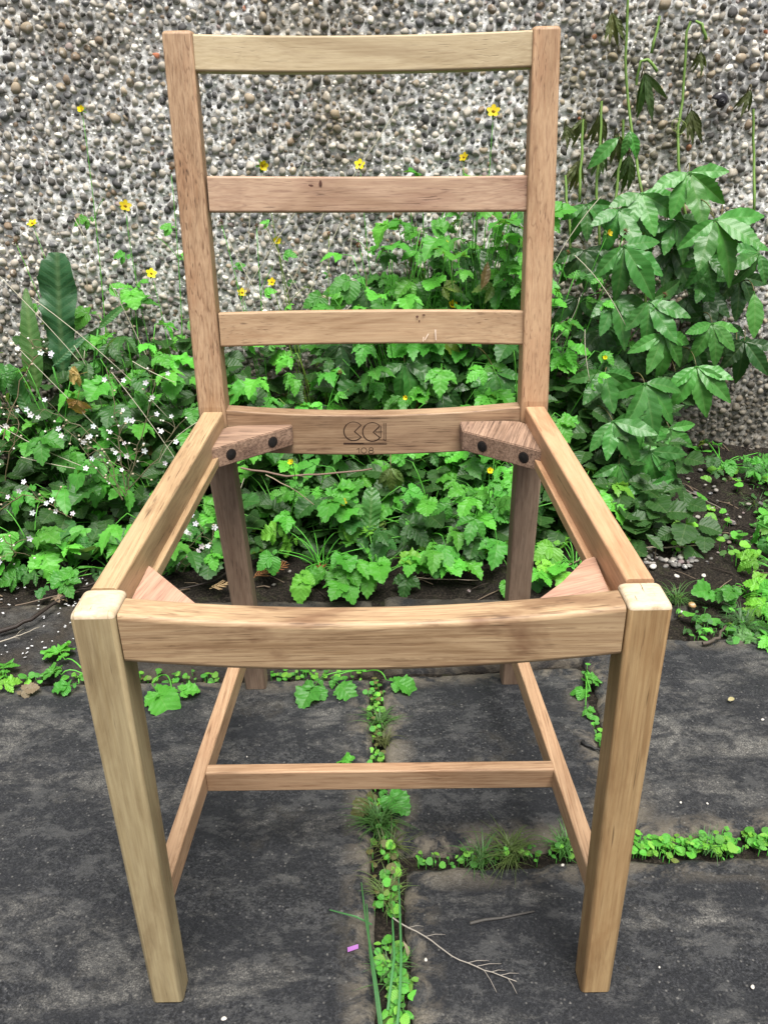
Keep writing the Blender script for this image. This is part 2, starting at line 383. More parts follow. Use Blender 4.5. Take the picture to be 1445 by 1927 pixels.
def lattice(x, y, seed):
    n = (np.int64(x) * 374761393 + np.int64(y) * 668265263 + seed * 1442695) & 0x7fffffff
    n = (n ^ (n >> 13)) * 1274126177 & 0x7fffffff
    return ((n ^ (n >> 16)) & 0xffff) / 65535.0
def vnoise(x, y, seed=0):
    x = np.asarray(x, dtype=np.float64); y = np.asarray(y, dtype=np.float64)
    xi = np.floor(x).astype(np.int64); yi = np.floor(y).astype(np.int64); fx = x - xi; fy = y - yi
    fx = fx * fx * (3 - 2 * fx); fy = fy * fy * (3 - 2 * fy)
    a = lattice(xi, yi, seed); b = lattice(xi + 1, yi, seed); c = lattice(xi, yi + 1, seed); d = lattice(xi + 1, yi + 1, seed)
    return (a * (1 - fx) + b * fx) * (1 - fy) + (c * (1 - fx) + d * fx) * fy - .5

# ------------------------------------------------------------------ ground, soil, wall
WALL_Y = 1.35
g = 12.0
gm = fastmesh('ground', [(-g, -g, -.06), (g, -g, -.06), (g, g, -.06), (-g, g, -.06)], [(0, 1, 2, 3)])
gm.materials.append(M_SOIL); tag(link('ground', gm), kind='structure')

def soil_h(x, y):
    bed = np.clip((y - .70) / .12, 0, 1)
    h = -.016 + bed * (.012 + .03 * np.clip((y - .8) / .5, 0, 1))
    h = h + vnoise(x * 22, y * 22, 3) * (.006 + .014 * bed) + vnoise(x * 70, y * 70, 4) * (.004 + .008 * bed) + vnoise(x * 6, y * 6, 9) * .02 * bed
    return h
nx, ny = 300, 190
xs = np.linspace(-1.9, 2.0, nx); ys = np.linspace(-.9, WALL_Y + .02, ny)
GX, GY = np.meshgrid(xs, ys)
SZ = soil_h(GX, GY)
I = np.arange(nx * ny).reshape(ny, nx)
Fq = np.stack([I[:-1, :-1], I[:-1, 1:], I[1:, 1:], I[1:, :-1]], -1).reshape(-1, 4)
sm_ = fastmesh('soil', np.stack([GX, GY, SZ], -1).reshape(-1, 3), Fq)
sm_.materials.append(M_SOIL); tag(link('soil', sm_), kind='structure')
def sh(x, y): return float(soil_h(np.array([x]), np.array([y]))[0])

# paving slabs (each a piece of the paving)
paving = bpy.data.objects.new('paving', None); COL.objects.link(paving); tag(paving, kind='structure')
def slab(c0, c1, c2, c3, seed, dz=0.0, mat=None):
    """corners counter-clockwise from front-left"""
    c = [np.array(p, dtype=float) for p in (c0, c1, c2, c3)]
    w = np.linalg.norm(c[1] - c[0]); d = np.linalg.norm(c[3] - c[0])
    n1 = max(12, int(w / .008)); n2 = max(12, int(d / .008))
    s, t_ = np.meshgrid(np.linspace(0, 1, n1), np.linspace(0, 1, n2))
    P = (c[0][None, None] * ((1 - s) * (1 - t_))[..., None] + c[1] * (s * (1 - t_))[..., None] + c[2] * (s * t_)[..., None] + c[3] * ((1 - s) * t_)[..., None])
    es = np.minimum(s, 1 - s) * w; et = np.minimum(t_, 1 - t_) * d; e = np.minimum(es, et)
    x, y = P[..., 0].copy(), P[..., 1].copy()
    wob = np.clip(1 - e / .03, 0, 1)
    x = x + wob * (vnoise(y * 35, x * 3, seed) * .006 + vnoise(y * 140, x * 3, seed) * .004) * (es < .03); y = y + wob * (vnoise(x * 35, y * 3, seed + 5) * .006 + vnoise(x * 140, y * 3, seed) * .004) * (et < .03)
    z = dz + vnoise(x * 9, y * 14, seed) * .0045 + vnoise(x * 40, y * 40, seed + 1) * .0022 + vnoise(x * 120, y * 120, seed + 2) * .0012
    z = z - .006 * (e < .001) - .004 * np.clip(1 - e / .025, 0, 1) * np.clip(vnoise(x * 45, y * 45, seed + 3) * 3, 0, 1)
    V = np.stack([x, y, z], -1).reshape(-1, 3)
    I = np.arange(n1 * n2).reshape(n2, n1)
    F = np.stack([I[:-1, :-1], I[:-1, 1:], I[1:, 1:], I[1:, :-1]], -1).reshape(-1, 4)
    ring = np.concatenate([I[0, :], I[1:, -1], I[-1, -2::-1], I[-2:0:-1, 0]])
    B = V[ring].copy(); B[:, 2] = -.05
    o = len(V); k = len(ring); a = np.arange(k); b = (a + 1) % k
    F2 = np.stack([ring[a], o + a, o + b, ring[b]], -1)
    ed = np.concatenate([np.clip(e / .07, 0, 1).ravel(), np.zeros(k)])
    me = fastmesh('slab', np.concatenate([V, B]), np.concatenate([F, F2]), attrs=[('edge', 'FLOAT', ed)])
    me.materials.append(mat or M_SLAB)
    return link('slab', me, paving)
slab((-.90, -.75), (.003, -.75), (-.015, .500), (-.90, .506), 11)
slab((.027, -.75), (.95, -.75), (.95, .172), (.027, .153), 21, -.001)
slab((.016, .176), (.284, .190), (.306, .520), (.002, .505), 31, .001)
slab((.300, .192), (1.0, .212), (1.0, .600), (.322, .590), 41, -.002)
slab((-1.0, .520), (-.012, .517), (-.012, .735), (-1.0, .745), 51, -.005, M_SLABD)
slab((.004, .525), (.30, .534), (.56, .700), (.004, .745), 61, -.005, M_SLABD)
slab((-1.85, -.75), (-.915, -.75), (-.915, .50), (-1.85, .50), 71)
slab((.965, -.75), (1.9, -.75), (1.9, .18), (.965, .18), 81)

# the wall: render coat with stones pressed into it
wall = thing('pebbledash_wall', (0, WALL_Y, 0), 'grey pebbledash house wall with cream mortar between its stones, behind the whole bed', 'wall')
nx, nz = 760, 315
xs = np.linspace(-1.65, 1.75, nx); zs = np.linspace(-.05, 1.36, nz)
X, Z = np.meshgrid(xs, zs)
rel_h = vnoise(X * 90, Z * 90, 5) * .007 + vnoise(X * 190, Z * 190, 6) * .0055 + vnoise(X * 8, Z * 8, 7) * .006
I = np.arange(nx * nz).reshape(nz, nx)
F = np.stack([I[:-1, :-1], I[:-1, 1:], I[1:, 1:], I[1:, :-1]], -1).reshape(-1, 4)
cm = fastmesh('render_coat', np.stack([X, -rel_h, Z], -1).reshape(-1, 3), F)
cm.materials.append(M_MORTAR); link('render_coat', cm, wall)
b = MB()      # masonry behind and beyond the modelled coat
def boxv(x0, x1, y0, y1, z0, z1):
    return [(x0, y0, z0), (x1, y0, z0), (x1, y1, z0), (x0, y1, z0), (x0, y0, z1), (x1, y0, z1), (x1, y1, z1), (x0, y1, z1)]
BF = [(0, 3, 2, 1), (4, 5, 6, 7), (0, 1, 5, 4), (1, 2, 6, 5), (2, 3, 7, 6), (3, 0, 4, 7)]
b.add(boxv(-4, 4.2, .012, .25, -.06, 2.6), BF, smooth=False)
b.add(boxv(-4, -1.651, .0, .0119, -.06, 2.6), BF, smooth=False); b.add(boxv(1.751, 4.2, .0, .0119, -.06, 2.6), BF, smooth=False)
b.add(boxv(-1.65, 1.75, .0, .0119, 1.361, 2.6), BF, smooth=False)
link('masonry', b.mesh('masonry', M_MORTAR), wall)

# stones: dart throwing, big ones first
import bmesh
bm = bmesh.new(); bmesh.ops.create_icosphere(bm, subdivisions=2, radius=1)
bm.faces.ensure_lookup_table()
dele = [v for v in bm.verts if v.co.y > .35]
bmesh.ops.delete(bm, geom=dele, context='VERTS')
bmesh.ops.triangulate(bm, faces=bm.faces)
bm.verts.ensure_lookup_table(); ICO = np.array([v.co[:] for v in bm.verts]); ICOF = np.array([[v.index for v in f.verts] for f in bm.faces]); bm.free()
bm = bmesh.new(); bmesh.ops.create_icosphere(bm, subdivisions=1, radius=1)
dele = [v for v in bm.verts if v.co.y > .5]
bmesh.ops.delete(bm, geom=dele, context='VERTS')
bmesh.ops.triangulate(bm, faces=bm.faces)
bm.verts.ensure_lookup_table(); ICL = np.array([v.co[:] for v in bm.verts]); ICLF = np.array([[v.index for v in f.verts] for f in bm.faces]); bm.free()
cell = .010; grid = {}; stones = []
X0, X1, Z0, Z1 = -1.6, 1.7, -.02, 1.33
for rad, tries in ((.0110, 2600), (.0088, 16000), (.0072, 60000), (.0058, 90000), (.0046, 90000), (.0034, 60000)):
    rx = NR.uniform(X0, X1, tries); rz = NR.uniform(Z0, Z1, tries); rr = rad * NR.uniform(.88, 1.1, tries)
    for x, z, r in zip(rx.tolist(), rz.tolist(), rr.tolist()):
        ci, cj = int(x // cell), int(z // cell); ok = True
        for i in range(ci - 2, ci + 3):
            for j in range(cj - 2, cj + 3):
                for (a, c_, q) in grid.get((i, j), ()):
                    lim = (r + q) * .77
                    if (a - x) ** 2 + (c_ - z) ** 2 < lim * lim: ok = False; break
                if not ok: break
            if not ok: break
        if ok:
            grid.setdefault((ci, cj), []).append((x, z, r)); stones.append((x, z, r))
PAL = np.array([(.18, .172, .16), (.10, .096, .092), (.05, .05, .053), (.25, .235, .21), (.15, .115, .085), (.105, .11, .12), (.33, .31, .28), (.26, .22, .17), (.60, .58, .54), (.18, .15, .15), (.30, .11, .06)])
PW = np.array([.20, .15, .11, .17, .055, .08, .12, .05, .045, .02, .002]); PW = PW / PW.sum()
def stone_color(): return PAL[NR.choice(len(PAL), p=PW)] * np.array([1.12, 1.08, 1.02]) * NR.uniform(.8, 1.25)
ST = np.array(stones); NS = len(ST)
# the 300 that show largest become parts of their own (all of about the same size: take the biggest in view above the plants)
vis = (np.abs(ST[:, 0] - .03) < .78) & (ST[:, 1] > .42) & (ST[:, 1] < 1.0)
order = np.argsort(-ST[:, 2] * vis); top = set(order[:300].tolist())
def rand_rot():
    q = NR.normal(size=4); q /= np.linalg.norm(q); w, x, y, z = q
    return np.array([[1 - 2 * (y * y + z * z), 2 * (x * y - z * w), 2 * (x * z + y * w)], [2 * (x * y + z * w), 1 - 2 * (x * x + z * z), 2 * (y * z - x * w)], [2 * (x * z - y * w), 2 * (y * z + x * w), 1 - 2 * (x * x + y * y)]])
def stone_shape(base, r):
    sc = np.array([r * NR.uniform(.82, 1.12), r * NR.uniform(.60, .85), r * NR.uniform(.68, .95)])
    P = base * sc
    k = NR.normal(size=(3, 3)) * 1.1
    P = P * (1 + .11 * np.sin(base @ k[0] * 2 + k[1, 0]) + .07 * np.sin(base @ k[2] * 3.3 + k[1, 1]))[:, None]
    # chipped flat on one side
    for _ in range(3):
        d = NR.normal(size=3); d[1] = -abs(d[1]); d /= np.linalg.norm(d); h = P @ d; lim = r * NR.uniform(.35, .75)
        P = P - np.outer(np.clip(h - lim, 0, None), d) * .85
    a = NR.uniform(0, math.pi); ca, sa = math.cos(a), math.sin(a)
    t1 = NR.normal() * .22; ct, s_t = math.cos(t1), math.sin(t1)
    Ry = np.array([[ca, 0, sa], [0, 1, 0], [-sa, 0, ca]]); Rx = np.array([[1, 0, 0], [0, ct, -s_t], [0, s_t, ct]])
    return P @ (Ry @ Rx).T
VV, FF, CC = [], [], []; off = 0
for i in range(NS):
    if i in top: continue
    x, z, r = ST[i]; inview = abs(x) < 1.15 and z < 1.1
    base, bf = (ICO, ICOF) if (r > .0078 and inview) else (ICL, ICLF)
    P = stone_shape(base, r) + np.array([x, -r * .25 + NR.normal() * .0018, z])
    VV.append(P); FF.append(bf + off); off += len(P); CC.append(np.tile(np.append(stone_color() if (r > .0052 or NR.rand() < .35) else np.array([.74, .73, .70]) * NR.uniform(.75, 1.08), 1), (len(P), 1)))
pm = fastmesh('pebbles', np.concatenate(VV), np.concatenate(FF), attrs=[('Col', 'FLOAT_COLOR', np.concatenate(CC))])
pm.materials.append(M_PEB); tag(link('pebbles', pm, wall), kind='stuff')
PEBV = []
for k in range(24):
    P = stone_shape(ICO, 1.0); c = stone_color()
    me = fastmesh('pebble', P, ICOF, attrs=[('Col', 'FLOAT_COLOR', np.tile(np.append(c, 1), (len(P), 1)))]); me.materials.append(M_PEB); PEBV.append(me)
for i in sorted(top):
    x, z, r = ST[i]; o = link('pebble', R.choice(PEBV), wall, (x, -r * .25, z)); o.scale = (r, r, r); o.rotation_euler = (0, R.uniform(-3, 3), 0)

# ------------------------------------------------------------------ the chair
chair = thing('dining_chair', (0, 0.2, 0), 'bare sanded oak dining chair frame without its seat, standing on the dark paving', 'chair')
CH = Vector((0, .2, 0))
def bar(name, stations, rad, mats, parent=chair, cap=(0.003, 0.003), axis=None, arc=3, endmat=None, label=None, k_end=3):
    """stations: (centre, half-vector U, half-vector V). Rounded rectangular section; rounded ends"""
    st = [(Vector(c), Vector(u), Vector(v)) for c, u, v in stations]
    secs = []
    def inset(c, u, v, d, push):   # ring shrunk by d, pushed along the bar by push
        return (c + push, u * max(.05, (u.length - d) / u.length), v * max(.05, (v.length - d) / v.length))
    d0 = (st[1][0] - st[0][0]).normalized(); d1 = (st[-1][0] - st[-2][0]).normalized()
    def capring(s, d, r, rev):
        out = []
        for i in range(k_end + 1):
            a = math.pi / 2 * i / k_end
            out.append(inset(*s, r * (1 - math.cos(a)), d * (-r * (1 - math.sin(a)))))
        return out if rev else out[::-1]
    # end at station plane exactly; the rounding eats into the bar
    S0 = [inset(*st[0], cap[0] * (1 - math.cos(math.pi / 2 * i / k_end)), d0 * (cap[0] * (1 - math.sin(math.pi / 2 * i / k_end)))) for i in range(k_end, -1, -1)]
    S1 = [inset(*st[-1], cap[1] * (1 - math.cos(math.pi / 2 * i / k_end)), -d1 * (cap[1] * (1 - math.sin(math.pi / 2 * i / k_end)))) for i in range(0, k_end + 1)]
    secs = S0 + st[1:-1] + S1
    verts, tris, kinds = [], [], []; n = 4 * (arc + 1)
    for (c, u, v) in secs:
        ul, vl = u.length, v.length; r = min(rad, ul * .95, vl * .95)
        for q, (su, sv) in enumerate(((1, 1), (-1, 1), (-1, -1), (1, -1))):
            for a_ in range(arc + 1):
                an = math.pi / 2 * (q + a_ / arc)
                x = su * (ul - r) + r * math.cos(an); y = sv * (vl - r) + r * math.sin(an)
                verts.append(c + u / ul * x + v / vl * y)
    N = len(secs)
    for i in range(N - 1):
        for k in range(n):
            k2 = (k + 1) % n
            tris.append((i * n + k, i * n + k2, (i + 1) * n + k2, (i + 1) * n + k))
            kinds.append((k % (arc + 1)) != arc or i < k_end or i >= N - 1 - k_end)
    tris.append(tuple(range(n))[::-1]); kinds.append(False)
    tris.append(tuple((N - 1) * n + k for k in range(n))); kinds.append(False)
    me = bpy.data.meshes.new(name); me.from_pydata([tuple(p - CH) for p in verts], [], tris)
    me.polygons.foreach_set('use_smooth', kinds)
    ax = (st[-1][0] - st[0][0]).normalized(); A = st[0][1].normalized(); Bv = st[0][2].normalized()
    gr = np.array([((p - st[0][0]).dot(ax), (p - st[0][0]).dot(A), (p - st[0][0]).dot(Bv)) for p in verts], dtype=np.float32)
    gr[:, 0] += hash(name) % 7 * 0 + len(bpy.data.meshes) * .37
    at_ = me.attributes.new('grain', 'FLOAT_VECTOR', 'POINT'); at_.data.foreach_set('vector', gr.ravel())
    me.materials.append(mats)
    if endmat:
        me.materials.append(endmat)
        mi = [0] * len(tris)
        for j in range(len(tris)):
            i = j // n
            if j == len(tris) - 1 or (j < (N - 1) * n and i >= N - 1 - k_end): mi[j] = 1
        me.polygons.foreach_set('material_index', mi)
    # make normals consistent
    bm = bmesh.new(); bm.from_mesh(me); bmesh.ops.recalc_face_normals(bm, faces=bm.faces); bm.to_mesh(me); bm.free()
    o = link(name, me, parent)
    if label: o['label'] = label
    return o
def V3(*a): return Vector(a)
def quad_station(xo, xi, yf, yb, z):
    """horizontal section between x outer/inner and y front/back"""
    return (V3((xo + xi) / 2, (yf + yb) / 2, z), V3(abs(xo - xi) / 2, 0, 0), V3(0, (yb - yf) / 2, 0))

# front legs: slight taper to the foot
bar('front_leg', [quad_station(-.2195, -.1900, -.001, .0245, 0), quad_station(-.2200, -.1890, 0, .030, .22), quad_station(-.2205, -.1875, 0, .0365, .4400)], .0035, W_LEFTLEG, cap=(.0015, .0048), endmat=W_END)
bar('front_leg', [quad_station(.2190, .1905, .001, .0275, 0), quad_station(.2195, .1895, .0005, .031, .22), quad_station(.2205, .1880, 0, .0345, .4385)], .0035, W_RIGHTLEG, cap=(.0015, .0044), endmat=W_END)
# rear posts: straight back leg to the seat, raked back above it
def post(s, wl, wu):
    xt, xs_, xf = (.2175 if s < 0 else .2095), .2135, (.198 if s < 0 else .210)
    wt = .0325 if s < 0 else .0295
    low = [quad_station(s * xf, s * (xf - .0300), .476, .503, 0), quad_station(s * (xf * .5 + xs_ * .5), s * (xf * .5 + xs_ * .5 - .0315), .463, .494, .22), quad_station(s * (xs_ - .0003), s * (xs_ - .0333), .4535, .4865, .402)]
    up = [quad_station(s * xs_, s * (xs_ - .0335), .452, .4855, .402), quad_station(s * xs_, s * (xs_ - .0335), .4515, .4850, .445), quad_station(s * (xs_ * .75 + xt * .25), s * (xs_ * .75 + xt * .25 - .0325), .464, .495, .54),
          quad_station(s * (xs_ * .4 + xt * .6), s * (xs_ * .4 + xt * .6 - .0318), .487, .513, .70), quad_station(s * xt, s * (xt - wt), .508, .529, .8475 if s < 0 else .8455)]
    bar('rear_leg', low, .0025, wl, cap=(.0012, .0003))
    bar('back_post', up, .0030, wu, cap=(.0003, .0038))
post(-1, W_REARLEG, W_POSTL); post(1, W_REARLEG, W_POSTR)

# rails across the back, bowed backwards between the posts
def bowed(name, xl, xr, yf, zt_l, zt_r, zb_l, zb_r, th, bow, dip, mats, tilt=0.14, rad=.0025, dipb=None, n=14):
    st = []
    for i in range(n + 1):
        s = i / n; k = 4 * s * (1 - s)
        x = xl + (xr - xl) * s; zt = zt_l + (zt_r - zt_l) * s - dip * k; zb = zb_l + (zb_r - zb_l) * s - (dip if dipb is None else dipb) * k
        up = V3(0, tilt, 1).normalized(); back = V3(0, 1, -tilt).normalized()
        c = V3(x, yf, (zt + zb) / 2) + back * (bow * k + th / 2)
        st.append((c, back * (th / 2), up * ((zt - zb) / 2 * (1 + tilt * tilt / 2))))
    return bar(name, st, rad, mats, cap=(.0002, .0002))
bowed('back_rail', -.1848, .1798, .5095, .8445, .8425, .8085, .8065, .016, .015, 0, W_TOP)
bowed('back_rail', -.1815, .1805, .4905, .7040, .6985, .6655, .6605, .016, .014, 0, W_MID)
low = bowed('back_rail', -.1805, .1805, .4700, .5545, .5505, .5150, .5110, .016, .016, -.001, W_LOW)
# seat rails, dished along their length
fr = bowed('seat_rail', -.1863, .1867, .0018, .4370, .4360, .3945, .3930, .027, 0, .0115, W_FRONT, 0, .0042)
fr['label'] = 'front seat rail stained brown in the middle'
rr = bowed('seat_rail', -.1798, .1798, .4550, .4400, .4370, .3865, .3845, .022, 0, .0085, W_REAR, 0, .0018, dipb=.0078)
rr['label'] = 'rear seat rail with a burnt utility emblem'
def siderail(s, wm):
    if s < 0: fo, fi, ro, ri, zf = -.2160, -.1960, -.2085, -.1830, .4395
    else: fo, fi, ro, ri, zf = .2175, .1955, .2095, .1855, .4388
    y0, y1 = .0375, .4512
    st = []
    for k in range(6):
        t = k / 5; xo = fo + (ro - fo) * t; xi = fi + (ri - fi) * t; y = y0 + (y1 - y0) * t
        st.append((V3((xo + xi) / 2, y, (zf + .3975) / 2), V3(abs(xo - xi) / 2, 0, 0), V3(0, 0, (zf - .3975) / 2)))
    o = bar('seat_rail', st, .0028, wm, cap=(.0003, .0003))
    # seat-bearing batten along the inner foot of the rail
    st = []
    for k in range(4):
        t = .04 + .93 * k / 3; xi = fi + (ri - fi) * t; y = y0 + (y1 - y0) * t
        st.append((V3(xi - s * .0022, y, .3985 + .0045), V3(.0035, 0, 0), V3(0, 0, .0055)))
    bar('batten', st, .0012, wm, o, cap=(.0003, .0003))
siderail(-1, W_SIDEL); siderail(1, W_SIDER)
# notch tongue of the front legs reaching behind the rails' ends
# stretchers
def str_side(s):
    a = V3(s * .2045, .0275 if s < 0 else .030, .107); c = V3(s * .1825, .471, .107)
    st = [(a.lerp(c, t), V3(.0082, 0, 0), V3(0, 0, .0138)) for t in (0, .25, .5, .75, 1)]
    bar('stretcher', st, .0022, W_STR, cap=(.0003, .0003))
str_side(-1); str_side(1)
st = [(V3(-.1885 + (.1885 + .1895) * t, .1835 - .004 * t, .1075), V3(0, .0072, 0), V3(0, 0, .0135)) for t in (0, .25, .5, .75, 1)]
bar('stretcher', st, .0020, W_STR, cap=(.0003, .0003))

def block(name, poly, z0, z1, mats, grain_dir, rough=.0012, label=None):
    """corner block: outline extruded between z0 and z1, edges softened"""
    bm = bmesh.new()
    vb = [bm.verts.new((x, y - .2, z0)) for x, y in poly]; f = bm.faces.new(vb)
    ex = bmesh.ops.extrude_face_region(bm, geom=[f]); bmesh.ops.translate(bm, vec=(0, 0, z1 - z0), verts=[e for e in ex['geom'] if isinstance(e, bmesh.types.BMVert)])
    bmesh.ops.recalc_face_normals(bm, faces=bm.faces)
    bmesh.ops.bevel(bm, geom=bm.edges[:], offset=.0012, segments=2, affect='EDGES')
    bmesh.ops.triangulate(bm, faces=[f for f in bm.faces if len(f.verts) > 4])
    me = bpy.data.meshes.new(name); bm.to_mesh(me); bm.free()
    gd = Vector(grain_dir).normalized(); gp = gd.cross(V3(0, 0, 1)).normalized()
    gr = np.array([(v.co.dot(gd) + 2.1, v.co.dot(gp), v.co.z) for v in me.vertices], dtype=np.float32)
    a = me.attributes.new('grain', 'FLOAT_VECTOR', 'POINT'); a.data.foreach_set('vector', gr.ravel())
    me.materials.append(mats); o = link(name, me, chair)
    if label: o['label'] = label
    return o
def screw(parent, p, nrm, r, slot):
    nrm = Vector(nrm).normalized(); a = nrm.cross(V3(0, 0, 1)).normalized(); b_ = nrm.cross(a)
    mb = MB(); n = 20
    # recess rim, then a domed head
    for rad, off_, m_ in ((r * 1.18, .0004, 1), (r, .0009, 0)):
        vs = [Vector(p) - CH + nrm * off_ + (a * math.cos(2 * math.pi * k / n) + b_ * math.sin(2 * math.pi * k / n)) * rad for k in range(n)]
        c2 = [Vector(p) - CH - nrm * .002 + (a * math.cos(2 * math.pi * k / n) + b_ * math.sin(2 * math.pi * k / n)) * rad for k in range(n)]
        mb.add(vs + c2 + [Vector(p) - CH + nrm * (off_ + (.0008 if m_ == 0 else 0))], [(k, (k + 1) % n, 2 * n) for k in range(n)] + [(k, n + k, n + (k + 1) % n, (k + 1) % n) for k in range(n)], mat=m_, smooth=False)
    d = (a * math.cos(slot) + b_ * math.sin(slot)); e = nrm.cross(d); q = Vector(p) - CH + nrm * .0019
    mb.add([q - d * r * .85 - e * .0006, q + d * r * .85 - e * .0006, q + d * r * .85 + e * .0006, q - d * r * .85 + e * .0006], [(0, 1, 2, 3)], mat=2, smooth=False)
    o = link('screw', mb.mesh('screw', [M_SCREW, M_HOLE, M_SLOT]), parent)
A, B = (-.1880, .3725), (-.1010, .4465)
bl = block('corner_block', [A, B, (-.1000, .4545), (-.1660, .4545), (-.1795, .4500), (-.1855, .4400)], .3955, .4205, W_BLOCK, (1, .0, 0))
nb = V3(A[1] - B[1], 0, 0); nb = V3(B[1] - A[1], -(B[0] - A[0]), 0)
for t, sl in ((.245, .8), (.755, 1.3)): screw(bl, (A[0] + (B[0] - A[0]) * t, A[1] + (B[1] - A[1]) * t, .4078), nb, .0058, sl)
A, B = (.1895, .3490), (.1065, .4200)
br_ = block('corner_block', [B, A, (.1870, .4400), (.1795, .4500), (.1600, .4545), (.1060, .4545)], .3955, .4205, W_BLOCK, (.3, 1, 0))
nb = V3(A[1] - B[1], -(A[0] - B[0]), 0)
for t, sl in ((.26, -.9), (.78, -.5)): screw(br_, (B[0] + (A[0] - B[0]) * t, B[1] + (A[1] - B[1]) * t, .4075), nb, .0058, sl)
block('corner_block', [(-.1915, .0375), (-.1855, .0310), (-.1300, .0305), (-.1300, .0400), (-.1950, .1180), (-.1945, .0420)], .389, .4150, W_BLOCKF, (.2, 1, 0), label='pinkish front corner block')
block('corner_block', [(.1925, .0375), (.1900, .0420), (.1930, .1180), (.1820, .1120), (.1560, .0760), (.1300, .0480), (.1300, .0305), (.1870, .0305)][::-1], .389, .4150, W_BLOCKF, (1, .4, 0), label='mottled front corner block with rounded edge')

# burnt emblem and number on the rear rail's front face
def on_rail(u, v):
    p = at(u, v, .4549); return p
def stroke(mb, pts, w):
    w *= 1.35 if w > .00055 else 1.0
    pts = [on_rail(*p) for p in pts]
    for i in range(len(pts) - 1):
        a, c = pts[i], pts[i + 1]; d = (c - a).normalized(); e = V3(d.z, 0, -d.x) * (w / 2); a = a - d * w * .25; c = c + d * w * .25
        mb.add([a - e - CH, c - e - CH, c + e - CH, a + e - CH, a - e - CH + V3(0, .002, 0), c - e - CH + V3(0, .002, 0), c + e - CH + V3(0, .002, 0), a + e - CH + V3(0, .002, 0)], [(0, 1, 2, 3), (0, 4, 5, 1), (1, 5, 6, 2), (2, 6, 7, 3), (3, 7, 4, 0)], smooth=False)
mk = MB()
def cp(x, y): return (630 + x / 12.04, 780 + y / 12.04)     # emblem drawing units
def circ(cx, cy, rx, ry, a0, a1, n=22): return [cp(cx + rx * math.cos(math.radians(a0 + (a1 - a0) * i / n)), cy - ry * math.sin(math.radians(a0 + (a1 - a0) * i / n))) for i in range(n + 1)]
for cx, cy, tip in ((425, 380, 445), (850, 395, 870)):
    stroke(mk, circ(cx, cy, 218, 212, 40, 140), .0006); stroke(mk, circ(cx, cy, 218, 212, 138, 322), .00105)
    stroke(mk, [cp(cx + 218 * .766, cy - 212 * .64), cp(tip, cy + 8), cp(cx + 218 * .79, cy + 212 * .62)], .0009)
stroke(mk, [cp(1045, 265), cp(1045, 520)], .0006); stroke(mk, [cp(1010, 300), cp(1010, 500)], .0004)
stroke(mk, [cp(885, 382), cp(1080, 382)], .0005); stroke(mk, [cp(910, 405), cp(1070, 405)], .0004); stroke(mk, [cp(925, 368), cp(1000, 300)], .0005)
stroke(mk, [cp(1108, 200), cp(1108, 575)], .0006); stroke(mk, [cp(1152, 200), cp(1152, 595), cp(1100, 570)], .0008)
stroke(mk, [cp(205, 645), cp(1170, 645), cp(1170, 675), cp(205, 675), cp(205, 645)], .0006); stroke(mk, [cp(205, 660), cp(650, 660)], .0014)
stroke(mk, [cp(500, 790), cp(548, 765), cp(548, 875)], .0006)
stroke(mk, circ(660, 815, 62, 60, 0, 360, 18), .0006)
stroke(mk, circ(822, 785, 44, 32, 0, 360, 14), .0006); stroke(mk, circ(822, 846, 56, 36, 0, 360, 16), .0006)
o = link('brand_mark', mk.mesh('brand_mark', M_BURN), rr); o['label'] = 'burnt utility emblem over the number 108'
# fresh nicks on the lower back rail
mk = MB()
for (u0, v0, u1, v1, w) in ((819, 620, 820, 640, .0017), (806, 628, 799, 640, .0013), (797, 634, 796, 643, .0008)):
    a, c = at(u0, v0, .4805), at(u1, v1, .4780); e = V3(w / 2, 0, 0)
    mk.add([a - e - CH, a + e - CH, c + e * .5 - CH, c - e * .5 - CH], [(0, 1, 2, 3)], smooth=False)
link('scratch', mk.mesh('scratch', M_SCRATCH), low)

M_KNOT = simple('knot', (.10, .045, .03), .7)
for (rail, pts) in (('back_rail.001', ((585, 349, 3.2, 1.6), (603, 345, 2.0, 3.4), (585, 356, 1.2, .8))), ('back_rail.002', ((785, 596, 1.8, 1.4), (797, 593, 2.2, 1.0), (789, 604, .9, 1.8)))):
    ro = bpy.data.objects[rail]; kb = MB()
    for (u, v, a_, b_) in pts:
        p = at(u, v, .5035 if rail.endswith('1') else .4842) - CH
        kb.add([p] + [p + V3(math.cos(k * .7854) * a_ * .001 * R.uniform(.6, 1.2), .00015, math.sin(k * .7854) * b_ * .001 * R.uniform(.6, 1.2)) for k in range(8)], [(0, 1 + k, 1 + (k + 1) % 8) for k in range(8)], smooth=False)
    link('knot', kb.mesh('knot', M_KNOT), ro)

